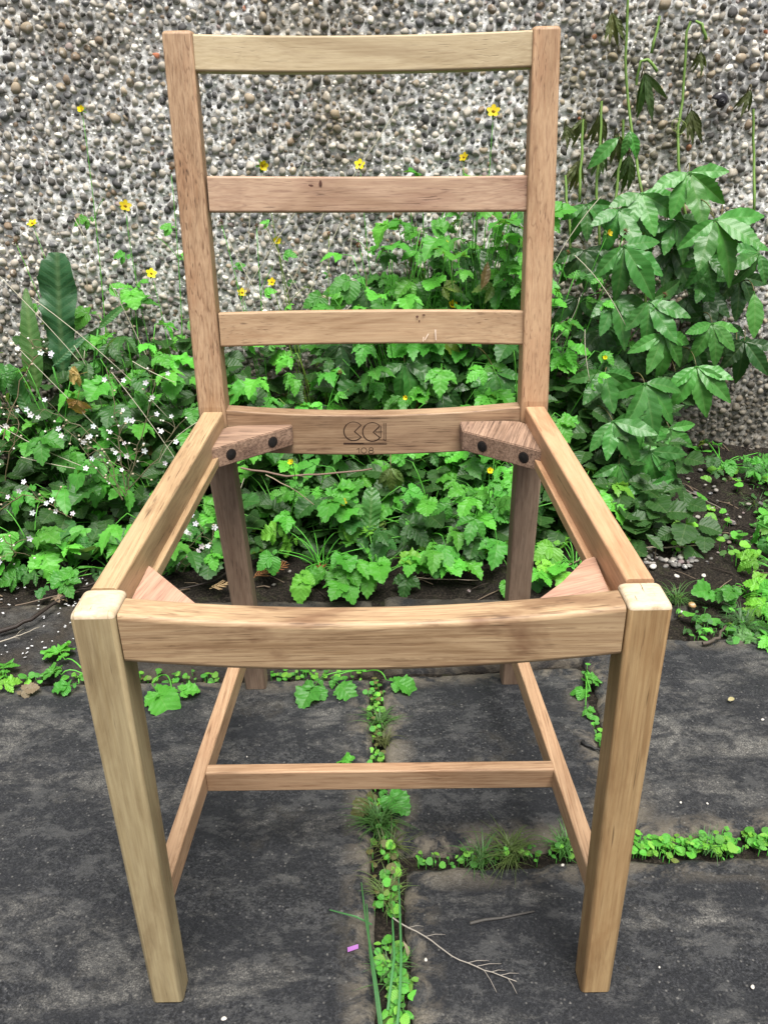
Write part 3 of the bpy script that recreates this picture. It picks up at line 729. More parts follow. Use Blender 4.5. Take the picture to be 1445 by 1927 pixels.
# ------------------------------------------------------------------ leaf meshes
def half_from(w, n, depth, skew=.5, t0=0.0):
    pts = [(.015, 0)]
    for i in range(n):
        a = t0 + (1 - t0) * (i + .15) / n; b_ = t0 + (1 - t0) * (i + .15 + skew * .9) / n
        pts.append((w(a) * (1 - depth), a)); pts.append((w(b_), min(.995, b_ + .012)))
    pts.append((0, 1.0)); return pts
def blade(half, fold=.25, droop=.25, cross=.0, quilt=.015, nv=6, ruffle=.02, seed=0, cols=3, L=1.0, W=1.0, curl=0):
    """leaf blade along +Y, z up, unit length"""
    rr_ = random.Random(seed); ph = rr_.uniform(0, 6); vs, fs, uv = [], [], []
    n = len(half); half2 = [(x * rr_.uniform(.92, 1.08), y) for x, y in half]
    def zz(x, y):
        ax = abs(x); q = (y - .75 * ax) * nv
        z = fold * ax - droop * y * y - cross * ax * ax * 4 + quilt * (abs(math.sin(math.pi * q)) - .5) * min(1, ax * 8) + ruffle * math.sin(ph + y * 17) * ax * 3
        return z + curl * x * y
    for side in (1, -1):
        hh = half if side > 0 else half2
        for j, (x, y) in enumerate(hh):
            ym = max(0, min(1, .04 + .92 * y)) if 0 < j < n - 1 else y
            for k in range(cols + 1):
                s = k / cols; px = side * x * s; py = ym + (y - ym) * s - (1 - s) * 0.25 * x * (0 if j in (0, n - 1) else 1)
                py = max(0, py)
                vs.append((px * W, py * L, zz(px, py) * L)); uv.append((px, py))
        o = (0 if side > 0 else n * (cols + 1))
        for j in range(n - 1):
            for k in range(cols):
                a = o + j * (cols + 1) + k; b_ = a + 1; c_ = b_ + cols + 1; d = a + cols + 1
                fs.append((a, b_, c_, d) if side > 0 else (a, d, c_, b_))
    return vs, fs, uv
GEUM3 = [(.02, 0), (.10, .05), (.24, .09), (.33, .17), (.30, .21), (.44, .26), (.41, .33), (.50, .39), (.44, .45), (.47, .52), (.33, .53), (.28, .52), (.34, .61), (.28, .66), (.31, .75), (.21, .79), (.20, .88), (.10, .90), (.05, .97), (0, 1)]
GEUMR = [(.02, 0), (.16, .03), (.34, .10), (.37, .17), (.48, .24), (.45, .32), (.53, .40), (.47, .48), (.52, .57), (.42, .62), (.43, .72), (.31, .76), (.30, .86), (.18, .88), (.13, .96), (0, 1)]
GEUMN = [(.015, 0), (.08, .10), (.18, .24), (.16, .30), (.27, .38), (.23, .45), (.31, .52), (.24, .58), (.28, .68), (.19, .72), (.19, .82), (.10, .85), (.06, .95), (0, 1)]
def T(loc=(0, 0, 0), rz=0, rx=0, ry=0, s=1.0):
    return Matrix.Translation(loc) @ Matrix.Rotation(rz, 4, 'Z') @ Matrix.Rotation(rx, 4, 'X') @ Matrix.Rotation(ry, 4, 'Y') @ Matrix.Diagonal((s, s, s, 1))
def geum_leaf(kind, seed):
    """trifoliate / pinnate avens leaf: origin at the start of the blade, along +Y, overall about one unit"""
    q = random.Random(seed); mb = MB()
    sh_ = {'tri': (GEUM3, GEUMN), 'round': (GEUMR, GEUMR), 'narrow': (GEUMN, GEUMN)}[kind]
    def one(half, M, **k):
        v, f, uv = blade(half, fold=q.uniform(.0, .5), droop=q.uniform(.1, .75), quilt=.014, nv=6, ruffle=q.uniform(.02, .07), seed=q.randint(0, 999), curl=q.uniform(-.15, .15), **k)
        mb.add(v, f, uv, M=M)
    term = {'tri': .60, 'round': .60, 'narrow': .58}[kind]; base = 1 - term
    mb.tube([(0, 0, 0), (0, base * .5, .01), (0, base + .04, 0)], .012, .008, 4)
    one(sh_[0], T((0, base, 0), 0, q.uniform(-.15, .1), 0, term), cols=3)
    for s in (-1, 1):
        a = q.uniform(48, 72) if kind != 'round' else q.uniform(60, 85)
        one(sh_[1] if kind != 'tri' or q.random() < .5 else GEUMR, T((0, base * q.uniform(.8, .98), 0), s * -math.radians(a), q.uniform(-.3, .1), 0, q.uniform(.40, .52) * (1.1 if kind != 'round' else .8)), cols=2)
        if kind != 'narrow' and q.random() < .6:
            one(GEUMR, T((0, base * .35, 0), s * -math.radians(q.uniform(60, 80)), -.1, 0, q.uniform(.12, .2)), cols=1)
    return mb.mesh('leaf', M_GEUM)
GEUM = {k: [geum_leaf(k, 100 + i * 7 + j) for i in range(5)] for j, k in enumerate(('tri', 'round', 'narrow'))}
def simple_leaf(half, seed, mat, petiole=0.0, **k):
    q = random.Random(seed); mb = MB(); v, f, uv = blade(half, seed=seed, **k)
    mb.add(v, f, uv, M=T((0, petiole, 0)))
    if petiole: mb.tube([(0, 0, 0), (0, petiole + .03, 0)], .016, .012, 4)
    return mb.mesh('leaf', mat)
W_ell = lambda t: .235 * math.sin(math.pi * min(1, t) ** .85) ** .8 * (1 - .25 * t) + .002
CREEP_H = [(.015, 0)] + [(.185 * max(0, math.sin(math.pi * t ** .85)) ** 1.0, t) for t in (.1, .2, .3, .4)] + [p for p in half_from(lambda t: .215 * max(0, math.sin(math.pi * t ** .85)) ** .85 + .003, 6, .085, .6, .42)[1:]]
CREEPL = [simple_leaf(CREEP_H, 300 + i, M_CREEP,   .05, fold=R.uniform(.05, .40), droop=R.uniform(.05, .7), quilt=.0035, nv=7, ruffle=R.uniform(.02, .06), cols=3, curl=R.uniform(-.2, .2)) for i in range(8)]
DOCK_H = half_from(lambda t: .19 * (t + .02) ** .5 * max(0, 1 - t ** 5) ** .5 + .004, 16, .03, .6)
DOCKL = [simple_leaf(DOCK_H, 330 + i, M_DOCK, .12, fold=.15, droop=[.1, .2, .3][i], quilt=.03, nv=15, ruffle=.09, cols=5) for i in range(3)]
LANCE_H = half_from(lambda t: .10 * max(0, math.sin(math.pi * t ** .8)) ** .7 + .003, 10, .02, .6)
LANCEL = [simple_leaf(LANCE_H, 340 + i, M_DOCK, .05, fold=.3, droop=.3, quilt=.01, nv=12, ruffle=.03, cols=3) for i in range(3)]
SAX_H = half_from(lambda t: .34 * (t + .01) ** .75 * (max(0, 1 - t ** 4)) ** .5 * 1.5 + .01, 9, .10, .6)
SAXL = [simple_leaf(SAX_H, 350 + i, M_SMALL, .1, fold=.1, droop=-.15, cross=.1, quilt=.004, nv=5, ruffle=.03, cols=3) for i in range(3)]
ROUND_H = [(.03, .10), (.20, .0), (.38, .03), (.40, .1), (.51, .18), (.50, .28), (.57, .38), (.52, .48), (.54, .60), (.43, .68), (.40, .80), (.26, .85), (.18, .96), (.07, .96), (0, .99)]
ROUNDL = [simple_leaf(ROUND_H, 360 + i, M_SMALL, .0, fold=R.uniform(0, .15), droop=R.uniform(0, .2), quilt=.006, nv=4, ruffle=.02, cols=3) for i in range(4)]
OVAL_H = half_from(lambda t: .26 * max(0, math.sin(math.pi * t ** .9)) ** .7 + .003, 6, .03, .6)
OVALL = [simple_leaf(OVAL_H, 370 + i, M_SMALL, .1, fold=.2, droop=.2, quilt=.004, nv=5, ruffle=.02, cols=2) for i in range(3)]

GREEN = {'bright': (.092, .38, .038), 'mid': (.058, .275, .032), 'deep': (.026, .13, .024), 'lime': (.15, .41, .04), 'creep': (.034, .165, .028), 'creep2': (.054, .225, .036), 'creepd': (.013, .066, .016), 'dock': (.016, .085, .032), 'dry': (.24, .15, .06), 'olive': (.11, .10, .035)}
def tint(c, q=R, a=.22):
    if c in ('bright', 'mid', 'deep') and q.random() < .018: c = q.choice(((.17, .25, .03), (.12, .19, .04), (.14, .11, .035)))
    c = GREEN[c] if isinstance(c, str) else c; k = q.uniform(1 - a, 1 + a)
    return tuple(max(0.004, x * k * q.uniform(.92, 1.08)) for x in c)
def orient(o, pos, d, nrm, s, origin):
    d = Vector(d).normalized(); nrm = Vector(nrm); x = d.cross(nrm)
    if x.length < 1e-3: x = Vector((1, 0, 0))
    x.normalize(); z = x.cross(d)
    M = Matrix((x, d, z)).transposed().to_4x4(); M = M @ Matrix.Diagonal((s, s, s, 1))
    M.translation = Vector(pos) - Vector(origin); o.matrix_basis = M
def leaf(parent, me, pos, d, nrm, s, c, name='leaf', origin=None):
    o = link(name, me, parent, col=tint(c, a=.32)); orient(o, pos, d, nrm, s, parent.location if origin is None else origin); return o
def bez(a, b_, c_, n=7):
    a, b_, c_ = Vector(a), Vector(b_), Vector(c_)
    return [a * (1 - t) ** 2 + b_ * 2 * t * (1 - t) + c_ * t * t for t in [i / n for i in range(n + 1)]]
def stem_obj(parent, mb, c, name='stem', mat=None):
    rel(mb, parent.location); return link(name, mb.mesh(name, mat or M_STEM), parent, col=tint(c, a=.1))

# flowers
def flower_mesh(npet, plen, pw, mat, cup=.25, notch=True):
    mb = MB()
    for k in range(npet):
        a = 2 * math.pi * k / npet; M = Matrix.Rotation(a, 4, 'Z') @ Matrix.Rotation(cup, 4, 'X')
        v = [(0, .06, 0), (pw * .5, .35 * plen, .03), (pw * .62, .7 * plen, .05), (pw * .3, plen, .03), (0, plen * (.93 if notch else 1.05), .04), (-pw * .3, plen, .03), (-pw * .62, .7 * plen, .05), (-pw * .5, .35 * plen, .03), (0, .55 * plen, -.02)]
        mb.add(v, [(0, 1, 8), (1, 2, 8), (2, 3, 8), (3, 4, 8), (4, 5, 8), (5, 6, 8), (6, 7, 8), (7, 0, 8)], M=M)
    return mb.mesh('petals', mat)
def ball_mesh(name, mat, n=6, rough=.15, sd=1):
    q = random.Random(sd); mb = MB(); vs = []; rings = 4
    for i in range(rings + 1):
        for k in range(n):
            a = math.pi * i / rings; b_ = 2 * math.pi * k / n; r = 1 + q.uniform(-rough, rough)
            vs.append((r * math.sin(a) * math.cos(b_), r * math.sin(a) * math.sin(b_), r * math.cos(a)))
    mb.add(vs, [(i * n + k, (i + 1) * n + k, (i + 1) * n + (k + 1) % n, i * n + (k + 1) % n) for i in range(rings) for k in range(n)])
    return mb.mesh(name, mat)
FL_Y = flower_mesh(5, 1, .60, M_PETAL, .25, False); FL_Y2 = flower_mesh(5, 1, .60, M_PETAL, .75, False); CEN = ball_mesh('flower_centre', M_FLAT, 7, .2)
SEP = flower_mesh(5, .95, .3, M_FLAT, -.15, False)
FL_W = flower_mesh(5, 1, .5, M_PETAL, .25, False)
def spiky(seed):
    q = random.Random(seed); mb = MB()
    for k in range(46):
        d = Vector((q.gauss(0, 1), q.gauss(0, 1), q.gauss(.3, 1))).normalized(); e = d.cross(Vector((.3, .5, .9))).normalized() * .09; f = d.cross(e).normalized() * .09
        b0 = d * .3; mb.add([b0 + e, b0 - e * .5 + f, b0 - e * .5 - f, d * q.uniform(.85, 1.15)], [(0, 1, 3), (1, 2, 3), (2, 0, 3)])
    return mb.mesh('seed_head', M_FLAT)
SEEDH = [spiky(i) for i in range(3)]
def yflower(parent, pos, nrm, s=.0125):
    nrm = Vector(nrm) + V3(R.gauss(0, .45), 0, R.gauss(0, .4)); o = leaf(parent, R.choice((FL_Y, FL_Y, FL_Y2)), pos, Vector(nrm).orthogonal(), nrm, s * R.uniform(.75, 1.1) * (.62 if pos[1] < 1.1 else 1), (.82, .68, .012), 'flower')
    c = link('flower_centre', CEN, o, col=(.28, .16, .01)); c.scale = (.26, .26, .2); c.location = (0, 0, .1)
    c = link('sepals', SEP, o, col=(.07, .16, .03)); c.location = (0, 0, -.06); c.rotation_euler = (0, 0, .6)

# ------------------------------------------------------------------ wood avens plants
def lean(p): return V3(p.x, p.y, p.z)
def avens(root, n, rad, h, label, size=(.052, .088), cols=('bright', 'mid', 'mid', 'deep'), kinds=('tri', 'tri', 'round', 'narrow'), stems=(), heads=(), seed=0, front=.25, group='wood avens along the bed'):
    """root on the soil, n basal leaves reaching out to rad and up to h; stems: flower points; heads: seed-head points"""
    q = random.Random(seed * 13 + 5); z0 = sh(root[0], root[1]); rt = V3(root[0], root[1], z0)
    P = thing('wood_avens', rt, label, 'plant', group); mb = MB()
    for i in range(n):
        a = q.uniform(0, 2 * math.pi); rho = rad * math.sqrt(q.uniform(.08, 1)); k = q.uniform(.45, 1)
        d = V3(math.cos(a), math.sin(a), 0); ypos = root[1] + d.y * rho * .8
        if ypos > WALL_Y - .04: d.y = -abs(d.y) * .3; ypos = root[1] + d.y * rho
        ht = h * (1 - (.25 if h > .5 else .55) * (rho / rad) ** 1.5) * q.uniform(.5, 1.05)
        tip = V3(root[0] + d.x * rho, min(WALL_Y - .035, root[1] + d.y * rho * .85), z0 + max(.015, ht))
        s = q.uniform(*size)
        out = V3(d.x, d.y - front, 0); out.z = q.uniform(-.45, .35); out.normalize()
        nrm = V3(d.x * .3 + q.gauss(0, .22), -.55 + q.gauss(0, .25), 1.0)
        c = q.choice(cols)
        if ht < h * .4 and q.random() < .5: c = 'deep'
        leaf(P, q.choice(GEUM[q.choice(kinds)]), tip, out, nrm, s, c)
        mid = rt.lerp(tip, .45) + V3(-d.x * .01, 0, ht * .25)
        mb.tube(bez(rt + V3(q.uniform(-.012, .012), q.uniform(-.012, .012), 0), mid, tip, 5), .0015, .0009, 4)
    for pt in list(stems) + list(heads):
        pt = Vector(pt); fl = pt in [Vector(x) for x in stems]
        mid = rt.lerp(pt, .55) + V3(q.uniform(-.03, .03), 0, .03)
        cv = bez(rt, mid, pt, 10); mb.tube(cv, .0016, .0007, 4)
        for j in (3, 5, 7, 8):
            if q.random() < .75:
                s2 = q.uniform(.030, .058) * (1.25 if j < 6 else .75); a = q.uniform(-2.9, .0)
                leaf(P, q.choice(GEUM['narrow'] + GEUM['tri']), cv[j], (math.cos(a), math.sin(a) * .5, q.uniform(.0, .5)), (q.gauss(0, .3), -.8, .8), s2, q.choice(('bright', 'mid')))
        # small side branch with bud
        if q.random() < .8:
            e = cv[7] + V3(q.uniform(-.05, .05), q.uniform(-.02, .0), q.uniform(.02, .06)); mb.tube(bez(cv[7], cv[7].lerp(e, .5) + V3(0, 0, .01), e, 4), .0008, .0006, 4)
            o = leaf(P, R.choice(SEEDH), e, (0, 0, 1), (0, -1, 0), .004, (.10, .16, .05), 'seed_head')
        if fl: yflower(P, pt, (q.uniform(-.4, .4), -1, q.uniform(.1, .8)))
        else: leaf(P, R.choice(SEEDH), pt, (0, 0, 1), (0, -1, 0), q.uniform(.006, .0085), (.12, .055, .02), 'seed_head')
    stem_obj(P, mb, 'bright')
    return P
Yf = 1.31
def F_(u, v, Y=1.29): return at(u, v, Y)
# back row, against the wall
avens((-.60, 1.22), 20, .15, .38, 'tall wood avens by the wall above the white flowers, with the leftmost yellow flower', stems=[F_(62, 421), F_(155, 208, 1.3)], heads=[F_(30, 455)], seed=1)
avens((-.44, 1.22), 18, .15, .42, 'wood avens with two yellow flowers just left of the left back post', stems=[F_(236, 388), F_(285, 515, 1.24)], heads=[F_(322, 320), F_(288, 700, 1.1)], seed=2, cols=('bright', 'mid', 'mid'))
avens((-.24, 1.24), 12, .13, .30, 'wood avens with a single bud-like flower right beside the left post, under the lower rail', stems=[F_(456, 551)], heads=[F_(416, 418), F_(483, 425)], seed=3)
avens((-.12, 1.23), 22, .15, .36, 'wood avens with yellow flowers seen in the left half of the lower back gap', stems=[F_(522, 454), F_(512, 531, 1.24), F_(493, 312)], heads=[F_(619, 440)], seed=4, cols=('bright', 'mid'))
avens((.04, 1.24), 44, .14, .56, 'tall wood avens at the centre of the back, its flower just over the middle rail', stems=[F_(677, 310)], heads=[F_(675, 462), F_(684, 535)], seed=5)
avens((.20, 1.24), 56, .15, .66, 'tallest wood avens, right of centre, with the flower nearest the right back post', stems=[F_(928, 210), F_(873, 296), F_(835, 461, 1.2), F_(851, 575, 1.18)], heads=[F_(788, 458), F_(943, 440, 1.22)], seed=6, cols=('bright', 'bright', 'mid'))
avens((.34, 1.20), 28, .13, .54, 'wood avens between the right back post and the creeper, with hanging yellow flower', stems=[F_(1138, 674, 1.02), F_(1143, 440, 1.18)], heads=[F_(1250, 555, 1.12), F_(1176, 436, 1.15), F_(1068, 475, 1.15)], seed=7, size=(.045, .075))
avens((.11, 1.29), 26, .10, .66, 'leafy avens hard against the wall between middle and lower rails, left of the tallest one', seed=41, cols=('mid', 'bright', 'deep'), size=(.045, .075))
avens((-.53, 1.28), 18, .12, .50, 'thin-leaved avens against the wall right of the broad dock leaf', seed=42, cols=('bright', 'mid'), size=(.045, .075))
# middle row
avens((-.30, 1.08), 18, .15, .22, 'wood avens directly behind the left back post at seat height', seed=8)
avens((-.14, 1.08), 20, .15, .25, 'bright wood avens behind the left end of the rear seat rail', seed=9, cols=('bright', 'bright', 'mid'), heads=[F_(640, 700, 1.1)])
avens((.02, 1.08), 20, .15, .24, 'wood avens behind the emblem of the rear seat rail, flower over the rail', seed=10, stems=[F_(764, 748, 1.0)])
avens((.16, 1.08), 20, .15, .26, 'wood avens behind the right half of the rear seat rail', seed=11, cols=('bright', 'mid'))
avens((.29, 1.04), 15, .13, .24, 'wood avens right behind the right back post at seat height', seed=12, cols=('bright', 'mid'))
avens((.40, .98), 9, .09, .19, 'small bright wood avens beside the back end of the right seat rail', seed=13, cols=('bright', 'lime'), size=(.05, .07))
# lower front row, seen through the seat opening
avens((-.19, .94), 20, .15, .17, 'wood avens behind the upper half of the left rear leg, with a small flower', stems=[F_(549, 871, .88)], seed=14)
avens((-.04, .95), 22, .14, .17, 'wood avens under the emblem, left of the upright dock leaf', stems=[F_(645, 945, .86)], seed=15, cols=('mid', 'bright', 'deep'))
avens((.10, .94), 22, .14, .17, 'wood avens under the rear rail, right of the upright dock leaf', seed=16, cols=('bright', 'mid'))
avens((.22, .93), 18, .13, .18, 'wood avens in front of the right rear leg with a thin flower stalk', stems=[F_(921, 886, .86)], seed=17, cols=('bright', 'mid'))
avens((-.11, .83), 15, .09, .10, 'low wood avens seen through the seat opening beside the left rear leg', seed=18, cols=('bright', 'lime', 'mid'), size=(.05, .078))
avens((-.01, .81), 18, .09, .09, 'low lime-green wood avens in the middle of the seat opening, nearest the front rail', seed=19, cols=('lime', 'bright', 'bright'), kinds=('round', 'tri'), size=(.05, .075))
avens((.09, .85), 12, .08, .09, 'low wood avens right of the middle, between the two dry conifer sprigs', seed=20, cols=('bright', 'mid'), kinds=('narrow', 'tri'), size=(.05, .08))
avens((.245, .80), 10, .055, .07, 'small pale wood avens leaning on the right rear leg', seed=21, cols=('bright', 'lime'), size=(.035, .055))
avens((.36, .82), 13, .07, .07, 'wood avens seen through the right side of the seat frame', seed=22, cols=('lime', 'bright'), kinds=('round', 'tri'), size=(.045, .07))
# left side
avens((-.62, 1.02), 18, .15, .20, 'wood avens among the white flowers at the left edge, upper of two', seed=23, cols=('mid', 'deep', 'bright'))
avens((-.46, 1.02), 20, .15, .24, 'wood avens left of the back end of the left seat rail', seed=24, cols=('mid', 'bright', 'deep'))
avens((-.66, .88), 14, .11, .13, 'wood avens at the left edge beside the rosette of round leaves', seed=25, cols=('mid', 'bright'))
avens((-.42, .90), 16, .12, .15, 'wood avens left of the left seat rail, above the bare soil', seed=26, cols=('mid', 'bright'), kinds=('narrow', 'tri'))
avens((-.31, .89), 12, .10, .14, 'wood avens seen inside the left seat rail', seed=27, cols=('bright', 'mid', 'deep'))
# right corner
avens((.64, .73), 9, .055, .055, 'small wood avens growing at the edge of the paving right of the seat corner', seed=28, cols=('bright', 'mid'), size=(.045, .065), kinds=('round', 'tri'))
avens((.71, .68), 12, .06, .06, 'wood avens at the right edge of the picture, in the middle of the low weeds', seed=29, cols=('bright', 'lime'), size=(.04, .06))
avens((.67, .58), 9, .06, .04, 'pale wood avens sprawling over the edge of the right slab', seed=30, cols=((.11, .30, .09), 'bright'), size=(.035, .055), kinds=('narrow', 'tri'))
avens((.80, .95), 8, .07, .06, 'small wood avens at the foot of the wall at the right edge', seed=31, cols=('bright', 'lime'), size=(.035, .05))

avens((.86, .82), 14, .09, .08, 'tangled pale avens at the right edge, above the narrow dock leaf', seed=32, cols=('bright', 'lime', 'mid'), size=(.03, .05))
avens((.83, .66), 14, .08, .06, 'avens at the right edge beside the corner of the paving', seed=33, cols=('bright', 'mid'), size=(.03, .055))
avens((.77, .62), 10, .06, .05, 'avens right of the grass tuft on the paving corner', seed=34, cols=((.10, .28, .09), 'mid'), size=(.03, .05), kinds=('narrow', 'tri'))
avens((-.70, 1.15), 16, .12, .30, 'broad-leaved avens between the dock leaf and the left edge', seed=35, cols=('mid', 'deep'))
avens((.14, 1.16), 22, .13, .42, 'dense avens right behind the lower back rail, right of centre', seed=36, cols=('mid', 'bright', 'bright'))
avens((-.02, 1.16), 18, .13, .34, 'dense avens just below the lower back rail, left of centre', seed=37, cols=('mid', 'bright'))
avens((.26, 1.22), 26, .11, .62, 'avens against the wall beside the right back post, below the middle rail', seed=38, cols=('mid', 'bright', 'deep'), size=(.045, .08))
avens((.69, .63), 16, .07, .05, 'lowest bright avens hanging over the back edge of the right slab', seed=43, cols=('bright', 'lime', 'mid'), size=(.032, .055))
avens((.74, .78), 14, .07, .06, 'bright avens between the small corner avens and the narrow dock leaf', seed=44, cols=('bright', 'lime'), size=(.035, .055))
avens((-.50, 1.18), 26, .14, .44, 'dense avens above the cluster of white flowers, left of the left post', seed=45, cols=('mid', 'bright', 'deep'))
avens((-.36, 1.16), 22, .12, .40, 'dense avens right beside the left post at the lower back rail', seed=46, cols=('mid', 'bright'))
avens((-.66, 1.10), 20, .12, .34, 'avens in front of the narrow olive leaf at the left edge', seed=47, cols=('mid', 'deep', 'bright'))
avens((.06, 1.20), 34, .15, .55, 'avens crowding the gap under the middle rail, centre', seed=48, cols=('mid', 'bright', 'deep'))
avens((.30, 1.12), 22, .11, .44, 'avens just left of the right back post, behind the lower rail', seed=49, cols=('mid', 'bright', 'deep'))
avens((-.20, 1.18), 18, .12, .34, 'avens beside the left post, just under the lower back rail', seed=50, cols=('mid', 'bright'))
# low cover along the edge of the bed
avens((-.50, .83), 12, .07, .06, 'low avens at the front edge of the left bed, under the round-leaved rosettes', seed=51, cols=('mid', 'deep', 'bright'), size=(.035, .06))
avens((-.58, .80), 12, .07, .05, 'low avens nearest the dark sticks at the left', seed=52, cols=('mid', 'deep'), size=(.035, .06))
avens((.92, 1.15), 16, .10, .07, 'low avens in the far right corner at the foot of the wall', seed=53, cols=('deep', 'mid'), size=(.03, .05))
avens((.78, 1.22), 12, .10, .06, 'small dim avens at the wall foot beside the creeper', seed=54, cols=('deep', 'mid'), size=(.03, .045))
# leaves of weeds lying on the paving's back edge
def edge_weed(pts, label, root):
    z0 = 0.0; P = thing('wood_avens', V3(root[0], root[1], z0), label, 'plant', 'wood avens on the paving'); mb = MB()
    for (u, v, s, ang, c, kind) in pts:
        p = gnd(u, v, .012); d = V3(math.cos(ang), math.sin(ang), .0)
        leaf(P, R.choice(GEUM[kind]), p - d * s * .4, d, (R.uniform(-.2, .2), -.25, 1), s, c)
        mb.tube(bez(P.location, P.location.lerp(p, .5) + V3(0, 0, .02), p - d * s * .4, 5), .0013, .001, 4)
    stem_obj(P, mb, 'bright')
edge_weed([(300, 1308, .075, -1.0, 'bright', 'round'), (345, 1300, .04, 0.2, 'bright', 'round')], 'flat wood avens leaf lying on the slab just right of the left front leg', (-.33, .515))
edge_weed([(590, 1293, .065, -2.0, 'mid', 'round'), (640, 1290, .06, -.9, 'mid', 'tri'), (750, 1285, .05, -.4, 'mid', 'round')], 'dull green wood avens spreading on the paving under the front rail', (-.02, .515))
edge_weed([(112, 1225, .075, 2.2, 'bright', 'round'), (100, 1262, .05, 2.6, 'mid', 'round'), (128, 1290, .04, 3.4, 'mid', 'round')], 'wood avens in the paving joint left of the left front leg', (-.44, .512))
edge_weed([(8, 1255, .05, 1.9, 'bright', 'tri'), (12, 1285, .04, .6, 'lime', 'tri')], 'small wood avens at the very left edge, in the paving joint', (-.565, .512))
edge_weed([(1115, 1278, .035, .6, 'mid', 'round'), (1095, 1300, .03, 3.0, 'mid', 'tri'), (1105, 1335, .022, -1.5, 'bright', 'tri')], 'little avens seedling in the crack behind the right front leg', (.308, .50))
edge_weed([(655, 1432, .035, 2.4, 'bright', 'round'), (735, 1500, .05, -.8, 'mid', 'round'), (690, 1507, .045, -2.2, 'olive', 'tri')], 'avens seedling in the long joint, half hidden by the cross stretcher', (0.0, .27))

# ------------------------------------------------------------------ creeper
cr = thing('virginia_creeper', (.62, 1.28, 0), 'dark green five-fingered creeper climbing the wall at the right', 'climbing plant')
def palmate(P, hub, s, down, col, face=(0, -1, .45), mbs=None, anchor=None, spread=1.0, n=5, wilt=False):
    """one compound leaf: petiole with leaflets; down = pointing angle of the middle leaflet in the picture plane (-90 is down)"""
    hub = Vector(hub); nrm = Vector(face).normalized(); xh = V3(1, 0, 0); xh = (xh - nrm * xh.dot(nrm)).normalized(); yh = nrm.cross(xh)
    mb = MB(); an = Vector(anchor) if anchor is not None else hub + V3(R.uniform(-.03, .03), .08, R.uniform(-.03, .04))
    mb.tube([p - hub for p in bez(an, an.lerp(hub, .6) + V3(0, -.005, .025), hub, 6)], .0014, .001, 5)
    L = link('leaf', mb.mesh('leaf', M_STEM), P, loc=hub - P.location, col=tint((.12, .10, .04)))
    for k in range(n):
        off_ = (k - (n - 1) / 2); a = math.radians(down + off_ * 40 * spread + R.uniform(-6, 6)); sc = s * (1 - .13 * abs(off_)) * R.uniform(.9, 1.08)
        d = xh * math.cos(a) + yh * math.sin(a) + nrm * R.uniform(-.05, .3)
        d.z -= .12 if not wilt else .7
        nn = nrm + V3(R.gauss(0, .22), 0, R.gauss(0, .2)) + d * .1
        o = link('leaflet', R.choice(CREEPL), L, col=tint(col, a=.3)); orient(o, (0, 0, 0), d, nn, sc, (0, 0, 0))
        if wilt: o.scale.x *= .45
# (px, py, depth Y, leaflet length in metres, direction, tint)
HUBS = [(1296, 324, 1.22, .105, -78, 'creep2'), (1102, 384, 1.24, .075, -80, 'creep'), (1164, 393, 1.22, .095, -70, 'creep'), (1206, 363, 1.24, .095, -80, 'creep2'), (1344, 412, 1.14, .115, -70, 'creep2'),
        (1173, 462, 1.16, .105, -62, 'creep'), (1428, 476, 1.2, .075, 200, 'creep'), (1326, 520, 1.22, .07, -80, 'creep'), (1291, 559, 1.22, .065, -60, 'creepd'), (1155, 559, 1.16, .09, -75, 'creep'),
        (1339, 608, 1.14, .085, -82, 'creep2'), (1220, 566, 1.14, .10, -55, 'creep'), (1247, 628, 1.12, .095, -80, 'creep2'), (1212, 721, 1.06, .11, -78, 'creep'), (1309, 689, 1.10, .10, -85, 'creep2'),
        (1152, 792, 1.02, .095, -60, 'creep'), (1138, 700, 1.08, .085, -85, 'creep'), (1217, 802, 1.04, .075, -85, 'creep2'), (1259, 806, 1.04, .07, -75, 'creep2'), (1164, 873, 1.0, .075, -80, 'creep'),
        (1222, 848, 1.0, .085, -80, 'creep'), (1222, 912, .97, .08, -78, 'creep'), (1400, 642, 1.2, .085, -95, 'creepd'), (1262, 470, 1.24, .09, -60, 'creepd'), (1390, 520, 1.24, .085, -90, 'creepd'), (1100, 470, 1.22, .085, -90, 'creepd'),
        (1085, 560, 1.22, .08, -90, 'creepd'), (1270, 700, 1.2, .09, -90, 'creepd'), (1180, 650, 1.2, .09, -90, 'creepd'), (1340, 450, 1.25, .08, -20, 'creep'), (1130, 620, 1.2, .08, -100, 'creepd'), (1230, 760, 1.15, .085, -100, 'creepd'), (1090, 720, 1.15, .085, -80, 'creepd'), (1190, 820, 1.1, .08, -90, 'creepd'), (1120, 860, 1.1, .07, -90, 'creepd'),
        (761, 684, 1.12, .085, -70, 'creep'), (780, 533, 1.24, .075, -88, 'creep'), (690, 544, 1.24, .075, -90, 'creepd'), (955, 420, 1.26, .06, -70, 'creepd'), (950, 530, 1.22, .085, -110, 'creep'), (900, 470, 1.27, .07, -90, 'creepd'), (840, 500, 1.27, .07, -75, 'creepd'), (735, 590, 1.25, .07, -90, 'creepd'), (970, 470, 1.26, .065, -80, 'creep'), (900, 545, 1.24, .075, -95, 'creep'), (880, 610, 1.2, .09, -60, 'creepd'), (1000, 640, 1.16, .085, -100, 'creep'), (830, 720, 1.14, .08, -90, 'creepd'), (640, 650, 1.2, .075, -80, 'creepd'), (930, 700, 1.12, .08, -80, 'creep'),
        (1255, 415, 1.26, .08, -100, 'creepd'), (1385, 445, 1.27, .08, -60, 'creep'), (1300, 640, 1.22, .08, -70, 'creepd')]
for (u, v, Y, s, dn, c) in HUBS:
    palmate(cr, at(u, v, Y), s, dn, c, (R.uniform(-.25, .25), -1, R.uniform(.35, .8)), spread=R.uniform(.85, 1.1))
